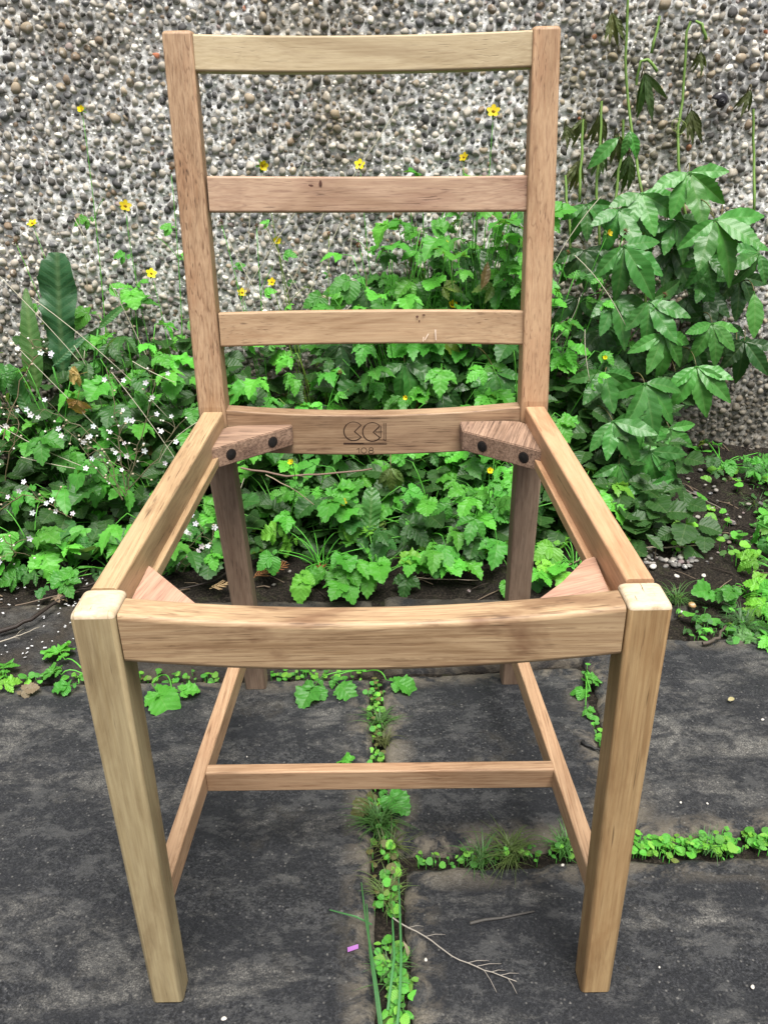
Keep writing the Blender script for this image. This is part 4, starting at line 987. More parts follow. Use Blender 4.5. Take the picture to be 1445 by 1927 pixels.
for i in range(26):
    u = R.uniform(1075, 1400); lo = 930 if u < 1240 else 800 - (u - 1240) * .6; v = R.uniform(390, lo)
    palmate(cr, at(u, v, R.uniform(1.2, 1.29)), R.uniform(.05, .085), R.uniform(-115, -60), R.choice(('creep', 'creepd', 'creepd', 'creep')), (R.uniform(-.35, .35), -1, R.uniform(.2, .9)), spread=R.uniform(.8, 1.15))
palmate(cr, at(1418, 548, 1.16), .085, -90, 'creep2', n=1)
palmate(cr, at(735, 880, .95), .05, -90, (.10, .16, .04), n=5, spread=.6)
# wilted leaves up on the wall
WILT = [(1150, 22, 1.31, .06, -60), (1212, 135, 1.30, .085, -60), (1128, 215, 1.31, .06, -80), (1100, 220, 1.31, .05, -120), (1300, 205, 1.31, .07, -75), (1318, 95, 1.30, .045, -80), (1412, 168, 1.32, .05, -120), (1130, 275, 1.31, .06, -90), (1185, 290, 1.30, .07, -100), (1160, 250, 1.3, .06, -70), (1090, 300, 1.31, .06, -110), (1065, 235, 1.31, .045, -60)]
for (u, v, Y, s, dn) in WILT:
    palmate(cr, at(u, v, Y), s, dn, R.choice(((.10, .11, .04), (.07, .085, .03), (.06, .11, .035))), (0, -1, .1), spread=.55, wilt=True, anchor=at(u, v, Y) + V3(0, .02, -.01))
palmate(cr, at(1165, 258, 1.27), .075, 215, 'creep2', n=1); palmate(cr, at(1185, 245, 1.27), .05, -85, 'creep2', n=2)
mb = MB()
CST = [[(1183, -30, 1.3), (1176, 110, 1.3), (1180, 190, 1.3), (1192, 270, 1.28), (1206, 355, 1.25), (1215, 480, 1.25), (1210, 640, 1.25)], [(1300, 40, 1.31), (1290, 70, 1.31), (1284, 190, 1.31), (1276, 240, 1.3), (1276, 310, 1.28), (1290, 420, 1.28), (1300, 560, 1.28)],
       [(1416, 205, 1.32), (1417, 290, 1.32), (1418, 400, 1.28)], [(1132, 190, 1.31), (1129, 260, 1.3), (1122, 370, 1.28), (1130, 520, 1.26)], [(1172, 225, 1.3), (1172, 260, 1.3), (1160, 350, 1.28), (1150, 480, 1.26)],
       [(1063, 330, 1.3), (1068, 400, 1.28), (1076, 520, 1.26)], [(1196, 160, 1.3), (1206, 115, 1.29), (1220, 112, 1.29), (1236, 135, 1.29)], [(1307, 40, 1.31), (1320, 45, 1.3), (1328, 75, 1.3)], [(1095, 225, 1.31), (1094, 290, 1.3), (1090, 380, 1.28)], [(1240, 30, 1.31), (1225, 100, 1.3)]]
for c in CST:
    pts = [at(*p) for p in c]; sm2 = []
    for i in range(len(pts) - 1):
        for t in (0, .33, .66): sm2.append(pts[i].lerp(pts[i + 1], t) + V3(R.gauss(0, .0012), 0, 0))
    sm2.append(pts[-1]); mb.tube(sm2, .0024, .003, 6)
stem_obj(cr, mb, (.17, .30, .07))
mb = MB()      # brown woody stems behind the foliage
for (u0, v0, u1, v1) in ((1255, 440, 1235, 930), (1120, 480, 1125, 930), (1290, 560, 1210, 900), (1180, 540, 1190, 940), (1340, 580, 1375, 690), (1330, 590, 1255, 600)):
    a, c = at(u0, v0, 1.29), at(u1, v1, 1.22 if v1 > 900 else 1.28); mb.tube(bez(a, a.lerp(c, .5) + V3(R.uniform(-.03, .03), -.01, 0), c, 8), .003, .0045, 6)
stem_obj(cr, mb, (.10, .07, .05), 'woody_stem', M_FLAT)
mb = MB()      # tendrils
for (u, v) in ((1272, 235), (1278, 240)):
    p = at(u, v, 1.295); mb.tube([p + V3(.012 * math.cos(a) * (1 - a / 30), -.004, .012 * math.sin(a)) for a in [i * .5 for i in range(12)]], .0008, .0006, 4)
stem_obj(cr, mb, (.24, .32, .1), 'tendril')

# ------------------------------------------------------------------ docks and long leaves
def dock(root, label, leaves, seed, group=None):
    P = thing('dock_plant', V3(root[0], root[1], sh(*root)), label, 'plant', group)
    for (me, tip_uv, base_uv, Y, c, tw) in leaves:
        a = at(*base_uv, Y); b_ = at(*tip_uv, Y + .01); d = b_ - a
        leaf(P, me, a, d, (tw, -1, .35), d.length / 1.1, c)
    mb = MB()
    for (me, tip_uv, base_uv, Y, c, tw) in leaves:
        a = at(*base_uv, Y); mb.tube(bez(P.location, P.location.lerp(a, .5) + V3(0, 0, .02), a, 5), .003, .002, 5)
    stem_obj(P, mb, 'mid')
dock((-.66, 1.2), 'dark dock with a broad crinkled upright leaf against the wall at the left', [(DOCKL[0], (102, 482), (122, 730), 1.2, 'dock', .1), (LANCEL[0], (42, 540), (72, 745), 1.2, (.035, .10, .02), .3), (LANCEL[1], (160, 625), (100, 690), 1.16, 'dock', 0), (DOCKL[1], (10, 690), (70, 800), 1.12, 'deep', .2), (LANCEL[2], (120, 770), (95, 830), 1.1, 'mid', .1), (LANCEL[1], (238, 565), (185, 620), 1.2, 'deep', 0)], 1)
dock((.0, .88), 'single upright crinkled dock leaf in the middle of the seat opening', [(DOCKL[2], (702, 932), (690, 1060), .86, (.05, .24, .035), .1), (LANCEL[0], (640, 1070), (690, 1090), .84, 'mid', .0)], 2)
dock((.86, .72), 'narrow blue-green dock leaf at the right edge of the picture', [(DOCKL[1], (1420, 1028), (1425, 985), .86, 'mid', .1)], 3)

# ------------------------------------------------------------------ London pride: rosettes and sprays of small white flowers
def saxifrage(root, label, nros, pts, seed, ros=()):
    q = random.Random(seed); P = thing('london_pride', V3(root[0], root[1], sh(*root)), label, 'flowering plant'); z0 = P.location.z
    for (cx, cy, h, n, s) in ros:
        for k in range(n):
            a = k * 2.4; tilt = .15 + .8 * (1 - k / n); d = V3(math.cos(a) * math.cos(tilt), math.sin(a) * math.cos(tilt), math.sin(tilt) * (.5 + .5 * k / n) + .1)
            c = V3(cx, cy, z0 + h * (.2 + .8 * k / n)); leaf(P, q.choice(SAXL), c + d * .008, d, (-d.x * .5, -d.y * .5 - .2, 1), s * q.uniform(.8, 1.1), q.choice(('mid', 'deep', 'bright', 'mid')))
    mb = MB()
    for (branch) in pts:
        ax = [at(*p) for p in branch]; stem = []
        for i in range(len(ax) - 1):
            for t in (0, .25, .5, .75): stem.append(ax[i].lerp(ax[i + 1], t) + V3(q.gauss(0, .002), q.gauss(0, .002), q.gauss(0, .002)))
        stem.append(ax[-1]); mb.tube(stem, .0012, .0006, 4)
        for p in stem[2:]:
            for _ in range(q.choice((0, 1, 2, 2))):
                e = p + V3(q.uniform(-.030, .030), q.uniform(-.03, .02), q.uniform(-.016, .034)); mb.tube([p, p.lerp(e, .5) + V3(0, 0, .003), e], .0006, .0004, 3)
                if q.random() < .5: leaf(P, FL_W, e, (1, q.uniform(-.3, .3), 0), (q.uniform(-.6, .6), -1, q.uniform(.1, .9)), q.uniform(.0042, .0064), (.80, .79, .84), 'flower')
                else:
                    o = link('bud', CEN, P, loc=e - P.location, col=q.choice(((.7, .68, .62), (.5, .42, .3)))); o.scale = (.0021,) * 3
    stem_obj(P, mb, (.16, .12, .07))
saxifrage((-.55, .90), 'London pride with the largest cluster of white flowers, in the middle of the left bed', 3,
          [[(230, 940, .9), (205, 860, .92), (150, 800, .93), (85, 770, .94)], [(235, 930, .9), (225, 830, .92), (218, 760, .93), (200, 690, .95)], [(240, 920, .9), (260, 840, .92), (285, 760, .93), (292, 715, .94)], [(235, 930, .9), (185, 850, .9), (120, 805, .9)], [(236, 920, .9), (250, 870, .88), (225, 820, .88)], [(238, 925, .9), (300, 860, .9), (330, 805, .92)], [(232, 935, .9), (180, 880, .88), (150, 835, .88)]], 1,
          ros=[(-.54, .84, .05, 16, .042), (-.60, .86, .05, 14, .042), (-.48, .86, .04, 12, .038)])
saxifrage((-.74, .95), 'London pride at the left edge with small scattered white flowers', 2,
          [[(10, 900, .9), (20, 850, .9), (35, 800, .92), (15, 770, .93)], [(5, 830, .95), (40, 720, 1.0), (75, 660, 1.02), (60, 640, 1.02)], [(0, 960, .85), (45, 930, .85), (90, 945, .85), (135, 975, .84)], [(5, 1010, .8), (30, 1040, .8), (20, 1060, .8)]], 2,
          ros=[(-.70, .84, .05, 14, .042), (-.72, .78, .02, 10, .04)])
saxifrage((-.33, .80), 'London pride bending towards the left rear leg with a few round white buds', 1, [[(330, 1090, .84), (345, 1040, .84), (385, 1000, .84)], [(330, 1090, .84), (375, 1045, .82), (400, 1020, .82)], [(330, 1090, .84), (330, 1040, .83), (340, 1010, .83)]], 3, ros=[(-.40, .82, .03, 10, .034)])

# ------------------------------------------------------------------ seedlings and joint weeds
def seedlings(name, label, pts, meshes, cat='weed', group=None, kindc=('lime', 'bright'), h=.012, z=None):
    r0 = pts[0]; c0 = gnd(r0[0], r0[1], 0); P = thing(name, V3(c0.x, c0.y, 0), label, cat, group); mb = MB()
    for (u, v, s) in pts:
        zz = h * R.uniform(.6, 1.6); p = gnd(u, v, zz); base = V3(p.x + R.uniform(-.006, .006), p.y + R.uniform(.0, .01), max(-.012, sh(p.x, p.y)))
        a = R.uniform(0, 6.28); d = V3(math.cos(a), math.sin(a), R.uniform(-.1, .2))
        leaf(P, R.choice(meshes), p - d * s * .5, d, (R.gauss(0, .2), -.35 + R.gauss(0, .15), 1), s, R.choice(kindc))
        mb.tube([base, base.lerp(p, .6) + V3(0, 0, .002), p - d * s * .4], .0009, .0007, 4)
    stem_obj(P, mb, 'bright'); return P
K = .0009
seedlings('ground_ivy', 'round lime-green leaves of ground ivy on the soil below the creeper', [(1319, 843, .050), (1345, 882, .032), (1324, 906, .029), (1320, 934, .024), (1333, 955, .030), (1336, 974, .024), (1360, 962, .014), (1367, 978, .011), (1294, 948, .024), (1303, 952, .018), (1246, 971, .011), (1285, 900, .034)], ROUNDL, 'weed', None, ('lime', 'lime', 'bright'), .025)
seedlings('ground_ivy', 'small lime seedlings clustered beside the pebbles right of the right seat rail', [(1300, 985, .024), (1322, 990, .020), (1333, 990, .018), (1280, 996, .020), (1262, 1008, .016), (1298, 1012, .026), (1268, 1022, .012), (1276, 1034, .010), (1288, 1025, .009), (1273, 985, .015), (1384, 1008, .022), (1396, 1005, .018), (1345, 1010, .016), (1355, 1015, .016), (1400, 1025, .02), (1375, 1040, .012), (1385, 1038, .014)], ROUNDL, 'weed', None, ('lime', 'bright'), .015)
seedlings('ground_ivy', 'lime seedlings against the foot of the wall at the right edge', [(1378, 886, .026), (1395, 884, .022), (1410, 892, .028), (1425, 890, .02), (1385, 902, .02), (1390, 912, .018), (1442, 900, .03), (1437, 963, .022), (1405, 868, .022), (1420, 870, .028), (1412, 855, .024)], ROUNDL, 'weed', None, ('lime', 'bright'), .02)

def joint_weeds(name, label, n, path, w, seed, sizes=(.006, .014), meshes=None, cols=('lime', 'bright', 'mid')):
    q = random.Random(seed); mb = MB(); pts = [V3(*p, 0) for p in path]
    P = thing(name, pts[0] + V3(0, 0, -.01), label, 'weed', None)
    for i in range(n):
        t = q.uniform(0, len(pts) - 1.001); k = int(t); p = pts[k].lerp(pts[k + 1], t - k); d0 = (pts[k + 1] - pts[k]).normalized(); sd_ = V3(-d0.y, d0.x, 0)
        p = p + sd_ * q.gauss(0, w); p.z = q.uniform(-.008, .007) + (sh(p.x, p.y) + .006 if p.y > .74 else 0); s = q.uniform(*sizes); a = q.uniform(0, 6.28)
        leaf(P, q.choice(meshes or ROUNDL), p, (math.cos(a), math.sin(a), q.uniform(-.2, .2)), (q.gauss(0, .25), -.3 + q.gauss(0, .2), 1), s, q.choice(cols))
        mb.tube([p - V3(0, 0, .010), p], .0006, .0005, 3)
    stem_obj(P, mb, 'mid')
joint_weeds('joint_weed', 'tiny round-leaved weeds filling the long joint between the chair stretcher and the bed', 90, [(-.008, .49), (-.006, .40), (-.002, .28)], .005, 1, (.003, .009), None, ('lime', 'mid', 'olive', 'bright'))
joint_weeds('joint_weed', 'lime-green creeping weeds where the two paving joints meet', 80, [(.000, .26), (.004, .20), (.008, .13), (.010, .10)], .008, 2, (.004, .012), None, ('lime', 'bright', 'mid', 'olive'))
joint_weeds('joint_weed', 'leafy green weeds in the joint at the bottom edge of the picture', 130, [(.010, .06), (.013, .0), (.016, -.06)], .007, 3, (.004, .012), OVALL + ROUNDL, ('bright', 'mid', 'lime'))
joint_weeds('joint_weed', 'seedlings in the cross joint left of the right front leg', 70, [(.04, .162), (.12, .166), (.26, .172)], .005, 4, (.003, .009), ROUNDL + OVALL)
joint_weeds('joint_weed', 'lush bright weeds in the cross joint right of the right front leg', 210, [(.26, .174), (.36, .178), (.46, .184)], .006, 5, (.004, .0125), ROUNDL + OVALL + GEUM['round'], ('bright', 'lime', 'bright'))
joint_weeds('joint_weed', 'tiny weeds in the joint along the back of the left slab', 110, [(-.40, .512), (-.2, .511), (-.02, .512)], .006, 6, (.004, .010))
joint_weeds('joint_weed', 'sparse seedlings in the back joint at the left edge', 36, [(-.60, .513), (-.50, .513), (-.41, .512)], .005, 7, (.005, .012))
joint_weeds('joint_weed', 'little weeds in the crack between the two right-hand slabs', 30, [(.310, .52), (.298, .40), (.292, .30)], .003, 8, (.004, .010))
joint_weeds('joint_weed', 'fine mossy growth on the soil between ground ivy and the right edge', 240, [(.70, .80), (.80, .95), (.86, 1.15), (.98, 1.2)], .045, 10, (.005, .014), ROUNDL + OVALL, ('mid', 'deep', (.06, .15, .04)))
joint_weeds('joint_weed', 'mossy weeds along the soil edge at the right of the picture', 210, [(.50, .625), (.62, .64), (.74, .60), (.80, .75)], .030, 9, (.008, .020), ROUNDL + OVALL + GEUM['narrow'], ('mid', 'bright', 'deep'))

def tuft(u, v, label, n, L, seed, cols=(.05, .14, .035), droop=.6, face=None):
    n = int(n * 1.7)
    q = random.Random(seed); p0 = gnd(u, v, -.008); P = thing('grass_tuft', p0, label, 'grass'); mb = MB()
    for i in range(n):
        a = q.uniform(0, 6.28) if face is None else face + q.gauss(0, .5); l = L * q.uniform(.5, 1.1); d = V3(math.cos(a), math.sin(a), 0)
        b0 = p0 + V3(q.gauss(0, .004), q.gauss(0, .006), 0); up = q.uniform(.25, .8)
        c1 = b0 + V3(0, 0, l * up) + d * l * .25; c2 = b0 + d * l * q.uniform(.6, 1) + V3(0, 0, max(.012, l * (up - droop * .5)))
        cv = bez(b0, c1, c2, 6); sd_ = d.cross(V3(0, 0, 1)); w = q.uniform(.0006, .0013)
        vs = []
        for j, p in enumerate(cv): ww = w * (1 - j / 6.2); vs += [p - p0 - sd_ * ww, p - p0 + sd_ * ww]
        mb.add(vs, [(2 * j, 2 * j + 1, 2 * j + 3, 2 * j + 2) for j in range(6)])
    link('blade', mb.mesh('blade', M_SMALL), P, col=tint(cols, a=.1))['kind'] = 'stuff'
tuft(712, 1365, 'grass tuft in the long joint, nearest the bed', 46, .045, 1)
tuft(722, 1400, 'dark fine grass tuft in the long joint just above the cross stretcher', 26, .035, 2, (.09, .10, .035))
tuft(712, 1555, 'bushy grass tuft in the long joint below the cross stretcher', 85, .055, 3, (.055, .15, .035))
tuft(732, 1600, 'olive grass tuft just above the meeting of the joints', 40, .045, 4, (.09, .12, .035))
tuft(1330, 1598, 'thin grass among the lush weeds at the right end of the cross joint', 26, .03, 12)
tuft(728, 1690, 'wispy grass in the long joint just below the meeting of the joints', 40, .04, 13, (.10, .15, .05))
tuft(735, 1830, 'wispy grass in the long joint near the bottom of the picture', 36, .035, 14, (.07, .15, .05))
tuft(705, 1470, 'small grass tuft half hidden behind the cross stretcher', 30, .03, 15, (.08, .13, .04))
tuft(960, 1612, 'spiky grass tuft in the cross joint between the joints and the right front leg', 75, .055, 5, (.08, .12, .035))
tuft(900, 1620, 'short grass tuft lying low in the cross joint', 38, .045, 6)
tuft(1060, 1600, 'grass tuft in the cross joint touching the right front leg', 40, .042, 7, (.05, .17, .035))
tuft(1270, 1135, 'grass tuft on the edge of the paving right of the seat corner', 40, .06, 8, (.06, .17, .04))
tuft(1395, 1180, 'thin grass at the right edge, above the right slab', 60, .06, 9, (.06, .15, .05))
tuft(1420, 960, 'fine grass by the wall at the right edge of the picture', 70, .06, 10, (.06, .14, .06))
tuft(1385, 945, 'pale grass wisps left of the weeds at the right edge', 35, .05, 11, (.14, .19, .08))
def longgrass(pts, label, seed):
    q = random.Random(seed); p0 = gnd(*pts[0][0], -.008); P = thing('long_grass', p0, label, 'grass')
    for line in pts:
        mb = MB(); cv = [gnd(u, v, .004 + .012 * math.sin(3.14 * i / (len(line) - 1))) for i, (u, v) in enumerate(line)]; vs = []
        fine = []
        for i in range(len(cv) - 1):
            for t in (0, .5): fine.append(cv[i].lerp(cv[i + 1], t))
        fine.append(cv[-1]); n = len(fine)
        for j, p in enumerate(fine):
            d = (fine[min(j + 1, n - 1)] - fine[max(j - 1, 0)]).normalized(); s_ = d.cross(V3(0, 0, 1)) * (.0010 * (1 - (j / n) ** 2) + .0004)
            vs += [p - p0 - s_, p - p0, p - p0 + s_]
            vs[-2] = vs[-2] - V3(0, 0, .0008)
        mb.add(vs, [f for j in range(n - 1) for f in ((3 * j, 3 * j + 1, 3 * j + 4, 3 * j + 3), (3 * j + 1, 3 * j + 2, 3 * j + 5, 3 * j + 4))])
        link('blade', mb.mesh('blade', M_SMALL), P, col=tint((.055, .20, .07)))
longgrass([[(722, 1960), (712, 1880), (700, 1800), (688, 1730), (680, 1660)], [(716, 1940), (706, 1860), (696, 1790), (690, 1700)], [(745, 1960), (752, 1880), (755, 1800), (752, 1700), (750, 1650)], [(700, 1740), (670, 1725), (620, 1712)], [(730, 1900), (742, 1800), (738, 1720)]], 'long bluish grass blades lying along the joint at the bottom of the picture', 1)

# undergrowth that no one could count
def cover():
    q = random.Random(77); mb = MB(); small = [blade(GEUMR, seed=i, cols=1, droop=.2) for i in range(4)] + [blade(GEUMN, seed=i, cols=1) for i in range(2)]
    for i in range(3200):
        x = q.uniform(-1.15, .62); y = q.uniform(.86, 1.32); hmax = .04 + .34 * max(0, (y - .85) / .5)
        if x > .30: hmax *= 1.2
        z = sh(x, y) + q.uniform(.005, hmax); s = q.uniform(.025, .05); a = q.uniform(0, 6.28)
        v, f, uv = q.choice(small); d = V3(math.cos(a), math.sin(a), q.uniform(-.4, .3)).normalized(); n = V3(q.gauss(0, .3), -.5, 1); xx = d.cross(n).normalized(); zz = xx.cross(d)
        M = Matrix((xx, d, zz)).transposed().to_4x4() @ Matrix.Diagonal((s, s, s, 1)); M.translation = V3(x, y, z); mb.add(v, f, uv, M=M)
    o = link('undergrowth', mb.mesh('undergrowth', M_GEUM), col=(.016, .075, .014)); tag(o, 'low dense green undergrowth filling the bed under the taller plants', 'ground cover', kind='stuff')  # leaf green darkened to paint in deep shade below the taller plants
cover()

# ------------------------------------------------------------------ dry stalks, twigs, litter
def stalks():
    q = random.Random(5); mb = MB()
    L = [((290, 700), (140, 410), 1.2), ((60, 560), (330, 800), 1.1), ((165, 540), (138, 360), 1.25), ((180, 790), (160, 660), 1.15), ((200, 800), (140, 650), 1.1), ((0, 520), (200, 740), 1.15), ((640, 420), (560, 600), 1.27), ((610, 400), (520, 600), 1.27), ((560, 395), (440, 600), 1.27), ((500, 430), (590, 600), 1.27), ((470, 400), (450, 620), 1.27), ((590, 240), (520, 420), 1.3), ((750, 200), (600, 420), 1.29),
         ((430, 450), (540, 640), 1.26), ((872, 400), (850, 520), 1.2), ((660, 420), (640, 560), 1.25), ((700, 650), (690, 690), 1.1), ((460, 900), (400, 1080), .95), ((1130, 370), (1010, 560), 1.18), ((1080, 480), (1180, 620), 1.14), ((1045, 640), (1090, 560), 1.1), ((40, 860), (200, 890), .98), ((0, 800), (190, 890), 1.0), ((20, 640), (260, 880), 1.05), ((300, 870), (380, 790), 1.0), ((250, 680), (330, 720), 1.05), ((210, 700), (390, 960), .98), ((1100, 620), (1110, 720), 1.05)]
    for (a, c, Y) in L:
        p, r_ = at(*a, Y), at(*c, Y - .02)
        mb.tube(bez(p, p.lerp(r_, .5) + V3(q.uniform(-.02, .02), 0, q.uniform(-.01, .02)), r_, 7), .0010, .0007, 4)
    return mb
o = link('dry_grass_stalks', stalks().mesh('dry_grass_stalks', M_FLAT), col=(.48, .45, .34)); tag(o, 'thin pale dry grass stalks criss-crossing in front of the wall', 'dry grass', kind='stuff')
def twig(pts, r, col, label, side=0, seed=0, name='twig', r1=None):
    q = random.Random(seed); pts = [Vector(p) for p in pts]; p0 = pts[0].copy(); mb = MB(); fine = []
    for i in range(len(pts) - 1):
        for t in (0, .25, .5, .75): fine.append(pts[i].lerp(pts[i + 1], t) + V3(q.gauss(0, r * .5), q.gauss(0, r * .5), q.gauss(0, r * .2)) - p0)
    fine.append(pts[-1] - p0); mb.tube(fine, r, r1 or r * .5, 6)
    for k in range(side):
        b0 = q.choice(fine[2:-1]); d = (fine[-1] - fine[0]).normalized(); s_ = V3(-d.y, d.x, 0) * q.choice((-1, 1))
        e = b0 + (d * .8 + s_ * .6) * q.uniform(.012, .028); mb.tube([b0, b0.lerp(e, .5) + V3(0, 0, .002), e], r * .45, r * .3, 4)
    o = link(name, mb.mesh(name, M_FLAT), loc=p0, col=col); return tag(o, label, 'twig')
twig([gnd(738, 1728, .008), gnd(800, 1762, .006), gnd(850, 1800, .005), gnd(910, 1825, .004), gnd(972, 1847, .004)], .0008, (.30, .27, .235), 'pale branching dry twig lying on the slab by the right front leg', 9, 1)
twig([gnd(880, 1737, .003), gnd(1005, 1715, .003)], .0018, (.07, .065, .06), 'faint grey twig fragment on the near right slab', 0, 2)
twig([gnd(1322, 1212, .004), gnd(1350, 1200, .006), gnd(1365, 1178, .008)], .0035, (.08, .065, .05), 'short brown curled stick at the back edge of the right slab', 0, 3)
twig([gnd(1252, 1105, .004), gnd(1275, 1125, .006), gnd(1272, 1160, .003)], .0016, (.02, .016, .014), 'small black hooked twig just right of the seat corner', 1, 4)
twig([at(455, 880, .95), at(540, 896, .93), at(620, 892, .93), at(700, 882, .95)], .0022, (.20, .13, .10), 'brown bare stem running level behind the left corner block', 1, 5, r1=.0018)
twig([at(500, 893, .93), at(560, 925, .9), at(640, 990, .9)], .0012, (.33, .25, .18), 'thin tan stalk sloping down from the level brown stem', 0, 6)
twig([gnd(1130, 1040, .01), gnd(1230, 1030, .012), gnd(1318, 1026, .012)], .0022, (.30, .25, .19), 'straight pale stick between the pebbles and the ground ivy', 3, 7)
twig([gnd(1265, 910, .02), gnd(1310, 932, .02), gnd(1360, 960, .02)], .0018, (.22, .19, .16), 'grey dry stalk on the soil under the creeper', 0, 8)
twig([gnd(0, 1190, .004), gnd(60, 1165, .01), gnd(140, 1112, .012), gnd(200, 1090, .01)], .0042, (.028, .020, .016), 'thick dark stick on the soil left of the left seat corner', 2, 9)
twig([gnd(0, 1208, .004), gnd(40, 1195, .006), gnd(75, 1180, .006)], .0012, (.35, .31, .25), 'thin pale twig on the dark back slab at the left', 2, 10)
twig([gnd(30, 1140, .01), gnd(120, 1118, .012), gnd(150, 1113, .01)], .0012, (.15, .11, .08), 'slender brown twig beside the thick dark stick', 1, 11)
twig([gnd(450, 1065, .02), gnd(400, 1095, .018), gnd(330, 1110, .012)], .0025, (.03, .022, .018), 'dark twig under the left seat rail', 1, 12)
twig([gnd(760, 1085, .012), gnd(820, 1090, .012), gnd(900, 1092, .01)], .0012, (.28, .22, .17), 'thin twig on the soil behind the middle of the front rail', 2, 13)
twig([gnd(1095, 1395, .004), gnd(1110, 1405, .004), gnd(1130, 1412, .003)], .0028, (.02, .02, .02), 'black bark scrap in the crack behind the right front leg', 0, 14)

def litter():
    q = random.Random(9); mb = MB()
    for i in range(650):
        x = q.uniform(-1.1, 1.1); y = q.uniform(.72, 1.30); a = q.uniform(0, 3.14); l = q.uniform(.01, .06); z = sh(x, y) + q.uniform(.003, .009)
        p = V3(x, y, z); d = V3(math.cos(a), math.sin(a), q.uniform(-.1, .12)) * l; mb.tube([p, p + d * .5 + V3(q.gauss(0, .002), q.gauss(0, .002), .002), p + d], q.uniform(.0005, .0016), None, 3, mat=q.choice((0, 0, 1)))
    return mb
t1 = simple('litter_dark', (.03, .021, .015), .9); t2 = simple('litter_tan', (.17, .125, .085), .9)
o = link('litter', litter().mesh('litter', [t1, t2])); tag(o, 'small dead stems and needles strewn over the soil', 'litter', kind='stuff')

# dry conifer sprigs, brown leaves
def sprig(c, ang, L, col, label, n=11, z=.01):
    p0 = gnd(*c, z); P = thing('conifer_sprig', p0, label, 'dry sprig', None); d = V3(math.cos(ang), math.sin(ang), .05); s_ = V3(-d.y, d.x, 0); mb = MB()
    mb.tube([V3(0, 0, 0), d * L * .5 + V3(0, 0, .006), d * L], .0012, .0005, 4)
    for k in range(n):
        t = .08 + .85 * k / n
        for sg_ in (-1, 1):
            b0 = d * L * t + V3(0, 0, .004); l = L * .42 * (1 - .6 * t) * R.uniform(.8, 1.1); e = b0 + (d * .75 + s_ * sg_ * .65) * l + V3(0, 0, R.uniform(-.002, .006))
            mb.tube([b0, b0.lerp(e, .5), e], .0012, .0005, 4)
            for m2 in (.35, .6, .8):
                b1 = b0.lerp(e, m2); e1 = b1 + (d * .9 + s_ * sg_ * .2) * l * .28; mb.tube([b1, e1], .001, .0004, 3)
    link('frond', mb.mesh('frond', M_FLAT), P, col=col)
sprig((475, 1088), .5, .07, (.30, .13, .05), 'tan dry conifer sprig beside the left rear leg')
sprig((575, 1090), .9, .05, (.30, .09, .035), 'reddish dry conifer sprig under the low avens, left of middle')
sprig((835, 1058), -.75, .075, (.33, .13, .045), 'orange dry conifer sprig on the soil at the right of the seat opening')
sprig((395, 1108), .1, .05, (.36, .25, .13), 'straw-coloured conifer sprig between left rail and left rear leg', 9)
def deadleaf(p, d, nrm, s, c, label, mesh=None):
    o = link('dead_leaf', mesh or GEUM['tri'][0], loc=(0, 0, 0), col=c); orient(o, p, d, nrm, s, (0, 0, 0)); return tag(o, label, 'leaf')
deadleaf(at(165, 700, 1.02), (-.9, 0, -.25), (0, -1, .4), .05, (.42, .28, .10), 'upper of two withered tan leaves hanging left of the left post')
deadleaf(at(150, 735, 1.02), (-.35, 0, -1), (0, -1, .3), .06, (.36, .20, .08), 'lower withered brown leaf hanging left of the left post')
deadleaf(at(905, 545, 1.15), (.3, 0, .9), (.3, -1, .3), .05, (.24, .15, .07), 'curled brown-green leaf between lower rail and right post', CREEPL[1])
deadleaf(gnd(95, 1130, .014), (.8, .5, .0), (0, -.2, 1), .03, (.26, .18, .13), 'pinkish brown dead leaf on the dark soil left of the seat corner', GEUM['round'][1])
deadleaf(gnd(30, 1302, .006), (1, .2, .1), (0, -.3, 1), .034, (.22, .16, .11), 'crumpled brown leaf on the back edge of the left slab', GEUM['round'][2])
deadleaf(gnd(1225, 996, .02), (1, 0, .0), (0, -.4, 1), .045, (.34, .26, .17), 'pale dead leaf by the foot of the creeper', CREEPL[2])
deadleaf(gnd(1245, 1005, .022), (1, -.1, .0), (0, -.4, 1), .06, (.22, .10, .05), 'long russet dead leaf by the foot of the creeper', CREEPL[3])
deadleaf(gnd(1362, 905, .02), (1, .4, .0), (0, -.4, 1), .034, (.20, .15, .11), 'brown dead leaf on the soil between ground ivy and the wall weeds', GEUM['round'][3])

# pebbles, petals
FULL = []
bm = bmesh.new(); bmesh.ops.create_icosphere(bm, subdivisions=2, radius=1); bm.verts.ensure_lookup_table()
FI = np.array([v.co[:] for v in bm.verts]); FIF = np.array([[v.index for v in f.verts] for f in bm.faces]); bm.free()
for c in ((.11, .105, .10), (.06, .06, .065), (.20, .185, .17), (.42, .40, .37), (.30, .18, .08), (.13, .10, .10)):
    k = NR.normal(size=(2, 3)); P = FI * np.array([1, .75, .5]) * (1 + .1 * np.sin(FI @ k[0] * 2) + .06 * np.sin(FI @ k[1] * 4))[:, None]
    me = fastmesh('loose_pebble', P, FIF, attrs=[('Col', 'FLOAT_COLOR', np.tile(np.array(c + (1,)), (len(P), 1)))]); me.materials.append(M_LOOSE); FULL.append(me)
def pebble(u, v, r, k, label, group=None, z=0.0):
    p = gnd(u, v, 0); zz = max(sh(p.x, p.y), -.002 if p.y < .745 else -9)
    p = gnd(u, v, zz + r * .3)
    o = link('loose_pebble', FULL[k], loc=p); o.scale = (r, r, r); o.rotation_euler = (0, 0, R.uniform(0, 3)); return tag(o, label, 'pebble', group)
pebble(1301, 1138, .0085, 4, 'ochre oval pebble alone on the brown slab right of the seat corner')
pebble(1272, 1084, .006, 3, 'small white pebble chip right of the right seat rail, below the pebble heap')
